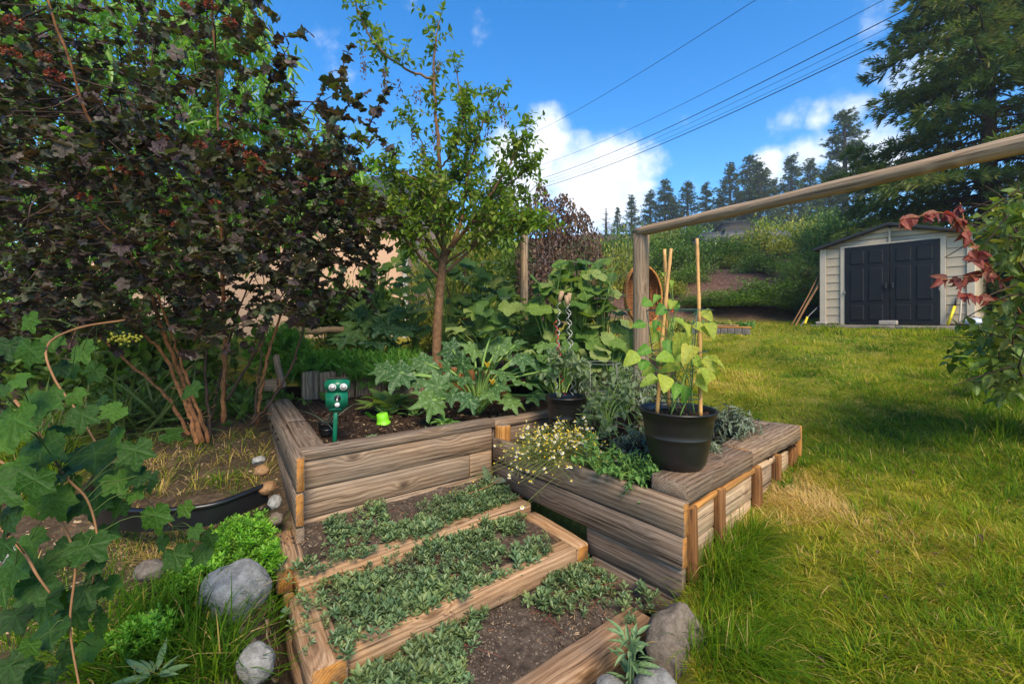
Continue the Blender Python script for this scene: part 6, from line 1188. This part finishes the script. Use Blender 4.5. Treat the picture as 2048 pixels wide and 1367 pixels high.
c = px(285, 1260, 2.0); mound('oregano_mound', 'low lime green herb patch nearest the bottom left', c + (0, 0, -.03), .14, .12, .07, 150, .028, L_lime, T_ros2)
wb = px(1262, 1340, 2.05); t_ = thing('woolly_plant', 'pale green woolly leaved plant between step timber and slab stone', 'plant', wb + (0, 0, -.1)); a = np.arange(46) * 2.4; hgt = U(-.06, .16, 46); d = nrm(np.stack([np.cos(a), np.sin(a), U(.1, 1.1, 46)], -1)); q = wb + np.stack([np.cos(a) * .03, np.sin(a) * .03, hgt], -1)
L_wool = leaf_mat('woolly_leaf', [(.16, .26, .11), (.22, .32, .15), (.13, .22, .09)], .8, .25, spec=.1)
put_leaves(t_, [leaf_ovate(5, .28, .5, .15, .2), leaf_ovate(5, .24, .5, .2, .4)], mats_of(q, d, up(46, 1, .3), U(.05, .105, 46)), L_wool)
V, P, _ = tubes([(curve([wb + (0, 0, -.14), wb + (U(-.02, .02), U(-.02, .02), .0), wb + (U(-.04, .04), U(-.04, .04), .15)], 6), .005) for _ in range(5)], 5); link('stem', mesh_np('stem', V, P, L_wool), t_)
wb = px(310, 1352, 1.8); t_ = thing('woolly_plant', 'pale grey-green sprig at the bottom left edge', 'plant', wb); a = np.arange(14) * 2.4; d = nrm(np.stack([np.cos(a), np.sin(a), U(.2, 1.1, 14)], -1)); put_leaves(t_, [leaf_ovate(5, .22, .5, .15, .2)], mats_of(wb + d * .02, d, up(14, 1, .3), U(.07, .12, 14)), L_wool)
# strap-leaved clumps under the shrub
def strap(lab, u, v, n, L, mat, w=1.0, sp=.12, Y=None):
    p = gpx(u, v); grassy(lab, p, n, L, mat, w, 'daylily_clump', 'plant', sp, .7, 'strap-leaved clumps under the shrub')
L_strap = leaf_mat('strap_leaf', [(.06, .12, .02), (.11, .18, .03), (.20, .22, .05), (.045, .09, .02)], .45, .3)
strap('arching strap-leaved clump left of the shrub stems', 270, 860, 150, .65, L_strap, 1.1, .16); strap('dark strap-leaved clump between the shrub stems', 340, 845, 110, .55, L_strap, 1.0, .14); strap('strap-leaved clump far left behind the green shoots', 130, 880, 130, .6, L_strap, 1.1, .2); strap('grassy clump behind the vertical shrub stem', 480, 830, 90, .38, L_strap, .9, .12); strap('low strap-leaved tuft at the far left edge', 30, 930, 110, .6, L_strap, 1.1, .15)
cs = [gpx(u, v) for u, v in zip(U(60, 560, 46), U(770, 830, 46))]; t_ = thing('undergrowth', 'dim leafy undergrowth behind the dark shrub stems', 'plant', cs[0]); tuftplant(t_, cs, 26, .13, L_hedge, T_ov4[0], .7, .22)
cs = [gpx(u, v) + (0, 0, U(.1, .8)) for u, v in zip(U(-40, 420, 60), U(740, 790, 60))]; t_ = thing('undergrowth', 'dark bushy growth filling the back of the left side', 'plant', cs[0]); tuftplant(t_, cs, 30, .16, L_hedge, T_ov4[0], .4, .28)

# ------------------------------------------------------------------ vine on the right edge
t_ = thing('climbing_vine', 'yellow-green leafy bush leaning in from the right edge', 'shrub', np.array((4.75, 3.7, .5)))
polyr = [(2100, 340), (2040, 385), (2005, 410), (1985, 450), (2020, 510), (2035, 600), (2010, 650), (1995, 700), (2010, 750), (2035, 775), (2100, 790)]
q = sample_poly(polyr, 150, 3.0, 4.0); d = rdir(150, .1); d[:, 0] -= .3
put_leaves(t_, T_ov4, spray(q, d, U(.15, .3, 150), 8, .086, .7, .5, .3, .1, .25), L_right, minpx=10, rest_tpl=T_ov4[0])
st_ = [(curve([(4.8 + U(-.2, .3), 3.7 + U(-.2, .3), .5), q[i] * .5 + np.array((4.7, 3.7, 1.1)) * .5, q[i], q[i] + d[i] * .3], 9), np.linspace(.012, .003, 9)) for i in range(0, 150, 2)]; V, P, _ = tubes(st_, 5); link('stems', mesh_np('stems', V, P, M_twig), t_)['kind'] = 'stuff'
t_ = thing('red_leaved_branch', 'arching branch of dark red leaves in front of the shed', 'branch', px(2030, 640, 3.3))
rs = [[(2050, 640, 3.4), (2000, 560, 3.3), (1955, 500, 3.2), (1915, 445, 3.15), (1880, 425, 3.1), (1840, 432, 3.05), (1800, 438, 3.0)], [(1990, 545, 3.3), (1930, 555, 3.2), (1880, 560, 3.15)], [(2020, 600, 3.35), (1970, 595, 3.2), (1920, 585, 3.15)], [(1935, 475, 3.2), (1925, 430, 3.2), (1920, 405, 3.2)], [(2000, 560, 3.3), (1960, 520, 3.1), (1940, 500, 3.05)]]
Q, D = [], []
for p in rs:
    c_ = curve([px(*k) for k in p], 26); V, P, _ = tube(c_, np.linspace(.008, .003, 26), 6); link('stem', mesh_np('stem', V, P, M_ninestem), t_); m_ = 34 if len(p) > 4 else 14; i = rng.integers(4, 26, m_); Q.append(c_[i]); D.append(np.stack([U(-.9, .5, m_), U(-.6, .2, m_), U(-.9, .15, m_)], -1))
Q, D = np.concatenate(Q), np.concatenate(D); put_leaves(t_, T_ov4, mats_of(Q, D, np.array((0, -.6, .6)) + rng.normal(0, .5, Q.shape), U(.065, .105, len(Q))), L_red)
q = np.array([px(u, v, Y) for u, v, Y in zip(U(1905, 2060, 26), U(650, 740, 26), U(3.2, 4.2, 26))]); t_ = thing('low_shrub', 'low shrub with broad green leaves at the right lawn edge', 'shrub', gpx(2000, 760)); put_leaves(t_, T_ov4, spray(q, rdir(26, .2), U(.12, .25, 26), 6, .085, .7, .6), L_hedge, minpx=10); V, P, _ = tubes([(curve([gpx(2000, 765), p * .5 + gpx(2000, 760) * .5 + (0, 0, .1), p], 6), .005) for p in q], 4); link('stems', mesh_np('stems', V, P, M_twig), t_)['kind'] = 'stuff'

# ------------------------------------------------------------------ plants in the far bed
for k, (u, Y, lab) in enumerate([(1390, 10.9, 'small leafy plant at the left of the far bed'), (1420, 11.0, 'small flowering plant in the middle of the far bed'), (1455, 11.1, 'bushy plant in the far bed above the boards'), (1490, 11.0, 'small leafy plant at the right end of the far bed'), (1360, 11.2, 'yellowing plant behind the bean leaves in the far bed')]):
    p = gpx(u, 664); p[2] += .05; t_ = thing('garden_plant', lab, 'plant', p, 'plants in the far bed'); tuftplant(t_, p + rng.normal(0, .14, (7, 3)) * (1, 1, .3) + (0, .2, .06), 20, .16, L_mint if k % 2 else L_broom, T_ov, .6, .06)
for k, (u, lab) in enumerate([(1225, 'dry yellow grass clump behind the squash leaves'), (1210, 'tall yellowed stalks left of the basket')]):
    p = px(u, 660, 8.2); p[2] = float(g(p[0], p[1])); grassy(lab, p, 240, .9, leaf_mat('straw_leaf', [(.42, .30, .09), (.5, .38, .14), (.30, .24, .07)], .6, .3), .8, 'dry_grass', 'grass', .3, .8)

# ------------------------------------------------------------------ lawn grass
def grass_mat():
    s = NT('lawn_grass'); tone = s.attr('rnd'); c = s.ramp(tone, [(0, (.045, .12, .006)), (.25, (.11, .21, .008)), (.48, (.24, .29, .010)), (.68, (.40, .36, .025)), (.84, (.54, .39, .09)), (1, (.64, .44, .18))])
    p = s.bsdf(c, .6, .12); tr = s.n('ShaderNodeBsdfTranslucent'); s.set(tr, 0, s.mix(1.0, c, (1.4, 1.5, .6), 'MULTIPLY')); mx = s.n('ShaderNodeMixShader'); s.set(mx, 0, .38); s.t.links.new(p, mx.inputs[1]); s.t.links.new(tr.outputs[0], mx.inputs[2]); return s.done(mx.outputs[0])
M_grass = grass_mat()
def blades(P, hgt, width, lean, tone, bend=.5):
    """P base points, lean = horizontal vectors (how far the tip leans relative to height)"""
    n = len(P); L = np.column_stack([lean * hgt[:, None], hgt * np.sqrt(np.clip(1 - (lean ** 2).sum(1) * .35, .1, 1))]); face = nrm(np.column_stack([-lean[:, 1] + rng.normal(0, .4, n), lean[:, 0] + rng.normal(0, .4, n), np.zeros(n)])) * (width / 2)[:, None]
    mid = P + L * (.5, .5, .62) ; mid[:, :2] -= lean * hgt[:, None] * .12 * bend; tip = P + L * (1, 1, 1) - np.column_stack([np.zeros((n, 2)), bend * hgt * (lean ** 2).sum(1) * .5])
    V = np.stack([P - face, P + face, mid + face * .8, mid - face * .8, tip], 1).reshape(-1, 3); b = np.arange(n)[:, None] * 5
    return V, [b + np.array([[0, 1, 2, 3]]), b + np.array([[3, 2, 4]])], {'rnd': np.repeat(np.clip(tone, 0, 1), 5)}
def lawn_ok(x, y):
    s, t = st_of(x, y); dx, dy = x - C0[0], y - C0[1]; k = dx * CD[0] + dy * CD[1]; o = dx * CN[0] + dy * CN[1]
    inbed = (o > -.01) & (k > -.3) & (k < CL + .04) & (o < 2.4); back = (s < 1.2) & (t > 1.2) & (y < 5.6); left = (s < np.where(t > 0, .06, -.10 + .9 * np.minimum(t, 0))) & (t > -1.2)
    return ~(inbed | back | left) & (y + .25 * x < 13.2) & ~((x - y * .2 < -.2))
strawc = gpx(1575, 1000); strawc2 = gpx(1480, 1200); yel = gpx(1500, 690); shade = gpx(1850, 700)
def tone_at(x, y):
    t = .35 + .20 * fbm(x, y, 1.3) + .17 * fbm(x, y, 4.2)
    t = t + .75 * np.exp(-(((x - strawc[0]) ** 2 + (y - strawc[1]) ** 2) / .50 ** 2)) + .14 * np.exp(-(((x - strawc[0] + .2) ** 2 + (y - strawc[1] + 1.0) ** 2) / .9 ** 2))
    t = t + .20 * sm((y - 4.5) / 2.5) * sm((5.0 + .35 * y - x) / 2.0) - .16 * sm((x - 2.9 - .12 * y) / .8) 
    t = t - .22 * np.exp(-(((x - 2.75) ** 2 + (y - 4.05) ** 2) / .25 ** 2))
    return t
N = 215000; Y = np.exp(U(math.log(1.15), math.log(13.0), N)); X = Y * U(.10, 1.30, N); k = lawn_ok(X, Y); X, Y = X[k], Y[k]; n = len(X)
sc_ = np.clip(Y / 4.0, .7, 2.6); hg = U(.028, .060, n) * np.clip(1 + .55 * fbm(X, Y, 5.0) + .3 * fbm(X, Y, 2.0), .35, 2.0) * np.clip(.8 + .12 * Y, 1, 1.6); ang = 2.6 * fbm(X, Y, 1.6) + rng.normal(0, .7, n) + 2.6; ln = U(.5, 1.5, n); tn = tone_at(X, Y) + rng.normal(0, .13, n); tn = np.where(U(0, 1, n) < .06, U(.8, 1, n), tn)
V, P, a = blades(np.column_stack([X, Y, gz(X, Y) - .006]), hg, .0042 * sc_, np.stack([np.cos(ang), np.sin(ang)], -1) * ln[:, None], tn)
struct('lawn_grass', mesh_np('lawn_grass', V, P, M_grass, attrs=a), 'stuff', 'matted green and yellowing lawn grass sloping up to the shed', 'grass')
# longer tufts in the lawn
q_ = rng.permutation(n)[:1500]; q_ = q_[Y[q_] < 8.5]
LT = (np.column_stack([X[q_], Y[q_]]), np.clip(tone_at(X[q_], Y[q_]) + rng.normal(-.08, .16, len(q_)), .05, 1))
def tufts(name, lab, centers, per, h0, h1, w, tone, spread=.05, lean=.7, bias=(0, 0), gm=None):
    c_ = np.repeat(centers, per, 0); n = len(c_); a0 = U(0, 6.28, n); r_ = np.abs(rng.normal(0, spread, n)); c_ = c_ + np.stack([np.cos(a0) * r_, np.sin(a0) * r_], -1); l_ = np.stack([np.cos(a0), np.sin(a0)], -1) * (lean * U(.3, 1.4, n))[:, None] + np.array(bias) + rng.normal(0, .2, (n, 2)); h_ = U(h0, h1, n); zg = gz(c_[:, 0], c_[:, 1]) - .01
    Pb = np.column_stack([c_, zg])
    # long blades: three segments arching over
    L2 = np.linalg.norm(l_, axis=1); f_ = np.array((0, .35, .7, 1.0)); cen = []
    for q in f_: cen.append(Pb + np.column_stack([l_ * (h_ * q ** 1.5)[:, None], h_ * (q - .42 * np.clip(L2, 0, 1.4) * q ** 2.6)]))
    face = nrm(np.column_stack([-l_[:, 1], l_[:, 0], np.zeros(n)])) * (w / 2 * U(.6, 1.3, n))[:, None]; V = np.stack([cen[0] - face, cen[0] + face, cen[1] + face, cen[1] - face, cen[2] + face * .7, cen[2] - face * .7, cen[3]], 1).reshape(-1, 3); b = np.arange(n)[:, None] * 7
    tn_ = np.clip((tone if np.isscalar(tone) else np.repeat(tone, per)) + rng.normal(0, .12, n), 0, 1); tn_ = np.where(U(0, 1, n) < .05, U(.75, 1, n), tn_)
    Pq_ = [np.concatenate([b + np.array([[0, 1, 2, 3]]), b + np.array([[3, 2, 4, 5]])]), b + np.array([[5, 4, 6]])]
    return struct(name, mesh_np(name, V, Pq_, gm or M_grass, attrs={'rnd': np.repeat(tn_, 7)}), 'stuff', lab, 'grass')
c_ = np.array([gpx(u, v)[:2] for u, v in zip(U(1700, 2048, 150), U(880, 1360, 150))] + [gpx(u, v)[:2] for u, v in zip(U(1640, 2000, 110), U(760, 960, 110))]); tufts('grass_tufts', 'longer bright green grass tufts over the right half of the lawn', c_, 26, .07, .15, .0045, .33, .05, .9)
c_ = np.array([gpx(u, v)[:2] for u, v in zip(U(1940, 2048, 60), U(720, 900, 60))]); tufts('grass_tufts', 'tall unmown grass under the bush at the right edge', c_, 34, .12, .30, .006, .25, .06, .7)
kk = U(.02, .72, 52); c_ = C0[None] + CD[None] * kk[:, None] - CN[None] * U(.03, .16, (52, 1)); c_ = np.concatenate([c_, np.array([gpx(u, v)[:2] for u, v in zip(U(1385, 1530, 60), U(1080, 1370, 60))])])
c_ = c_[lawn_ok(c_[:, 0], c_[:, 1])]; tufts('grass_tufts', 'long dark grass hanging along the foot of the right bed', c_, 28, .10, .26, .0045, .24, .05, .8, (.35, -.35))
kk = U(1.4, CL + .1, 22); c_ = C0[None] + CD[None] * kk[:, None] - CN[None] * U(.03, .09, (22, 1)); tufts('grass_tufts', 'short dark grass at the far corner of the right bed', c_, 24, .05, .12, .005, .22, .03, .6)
c_ = np.array([gpx(u, v)[:2] for u, v in zip(U(1640, 1960, 70), U(664, 676, 70))]); tufts('grass_tufts', 'ragged grass along the front of the shed platform', c_, 18, .05, .16, .010, .5, .08, .5)
tufts('grass_tufts', 'small matted clumps scattered through the lawn grass', LT[0], 14, .05, .12, .0055, LT[1], .035, 1.25)
fl_ = np.array([gpx(u, v) for u, v in zip(U(1420, 2040, 46), U(720, 1360, 46))]); fl_ = fl_[lawn_ok(fl_[:, 0], fl_[:, 1])]; V, P, a = merged(leaf_ovate(4, .5, .4, .3, .4), mats_of(fl_ + (0, 0, .05), rdir(len(fl_)) * (1, 1, .2), up(len(fl_), 1, .5), U(.025, .05, len(fl_)))); struct('fallen_leaves', mesh_np('fallen_leaves', V, P, L_dry, attrs=a), 'stuff', 'small dry brown leaves fallen on the lawn', 'leaves')
# left side grasses
c_ = np.array([gpx(u, v)[:2] for u, v in zip(U(150, 590, 90), U(1230, 1400, 90))]); k = st_of(c_[:, 0], c_[:, 1])[0] < -2.0; tufts('grass_tufts', 'long bright grass blades at the bottom left beside the steps', c_[k], 16, .16, .38, .007, .13, .06, .9, (.15, -.1))
c_ = np.array([gpx(u, v)[:2] for u, v in zip(np.concatenate([U(500, 550, 14), U(0, 460, 90)]), np.concatenate([U(1150, 1260, 14), U(1080, 1370, 90)]))]); tufts('grass_tufts', 'fine dark grass around the boulder and under the green shoots', c_, 22, .06, .18, .0035, .08, .05, .9)
c_ = np.array([gpx(u, v)[:2] for u, v in zip(U(250, 540, 110), U(870, 1000, 110))]); c_ = c_[c_[:, 0] < -1.45 - .55 * (c_[:, 1] - 2.75)]; tufts('grass_tufts', 'dry and green grass wisps inside the black edging', c_, 15, .05, .15, .004, np.where(U(0, 1, len(c_)) < .6, U(.05, .3, len(c_)), U(.75, 1, len(c_))), .05, 1.1)
c_ = np.array([gpx(u, v)[:2] for u, v in zip(U(200, 420, 60), U(1040, 1130, 60))]); tufts('grass_tufts', 'dead straw below the black edging strip', c_, 16, .04, .10, .003, .92, .06, 1.3)
c_ = np.array([gpx(u, v)[:2] for u, v in zip(U(0, 130, 40), U(900, 1010, 40))]); tufts('grass_tufts', 'pale arching grass at the far left behind the shoots', c_, 26, .2, .45, .006, .35, .07, 1.0)
# litter on the ground
crumbs('leaf_litter', 'brown leaf litter and pebbles on the left ground', np.array([(*gpx(u, v)[:2], 0) for u, v in zip(U(0, 560, 900), U(860, 1360, 900))]) + 0, M_chip, .004, .014, stretch=(.8, 1.5, .2))
o = bpy.data.objects['leaf_litter']; co = np.zeros(len(o.data.vertices) * 3, np.float32); o.data.vertices.foreach_get('co', co); co = co.reshape(-1, 3); co[:, 2] += gz(co[:, 0], co[:, 1]) + .004; o.data.vertices.foreach_set('co', co.ravel().astype(np.float32))

# ------------------------------------------------------------------ summer haze
if HAZE:
    s = NT('haze'); s.t.nodes.remove(s.out); s.out = s.n('ShaderNodeOutputMaterial'); pv_ = s.n('ShaderNodeVolumePrincipled'); s.set(pv_, 'Color', (.86, .91, 1.0)); s.set(pv_, 'Density', .0013); s.set(pv_, 'Anisotropy', .3); s.t.links.new(pv_.outputs[0], s.out.inputs['Volume'])
    bm = bmesh.new(); bmesh.ops.create_cube(bm, size=1.0); me = bpy.data.meshes.new('haze'); bm.to_mesh(me); bm.free(); me.materials.append(s.m); o = struct('haze', me, 'stuff'); o.scale = (400, 410, 30); o.location = (0, 135, 12)
for o in THINGS:
    if '_org' in o: del o['_org']
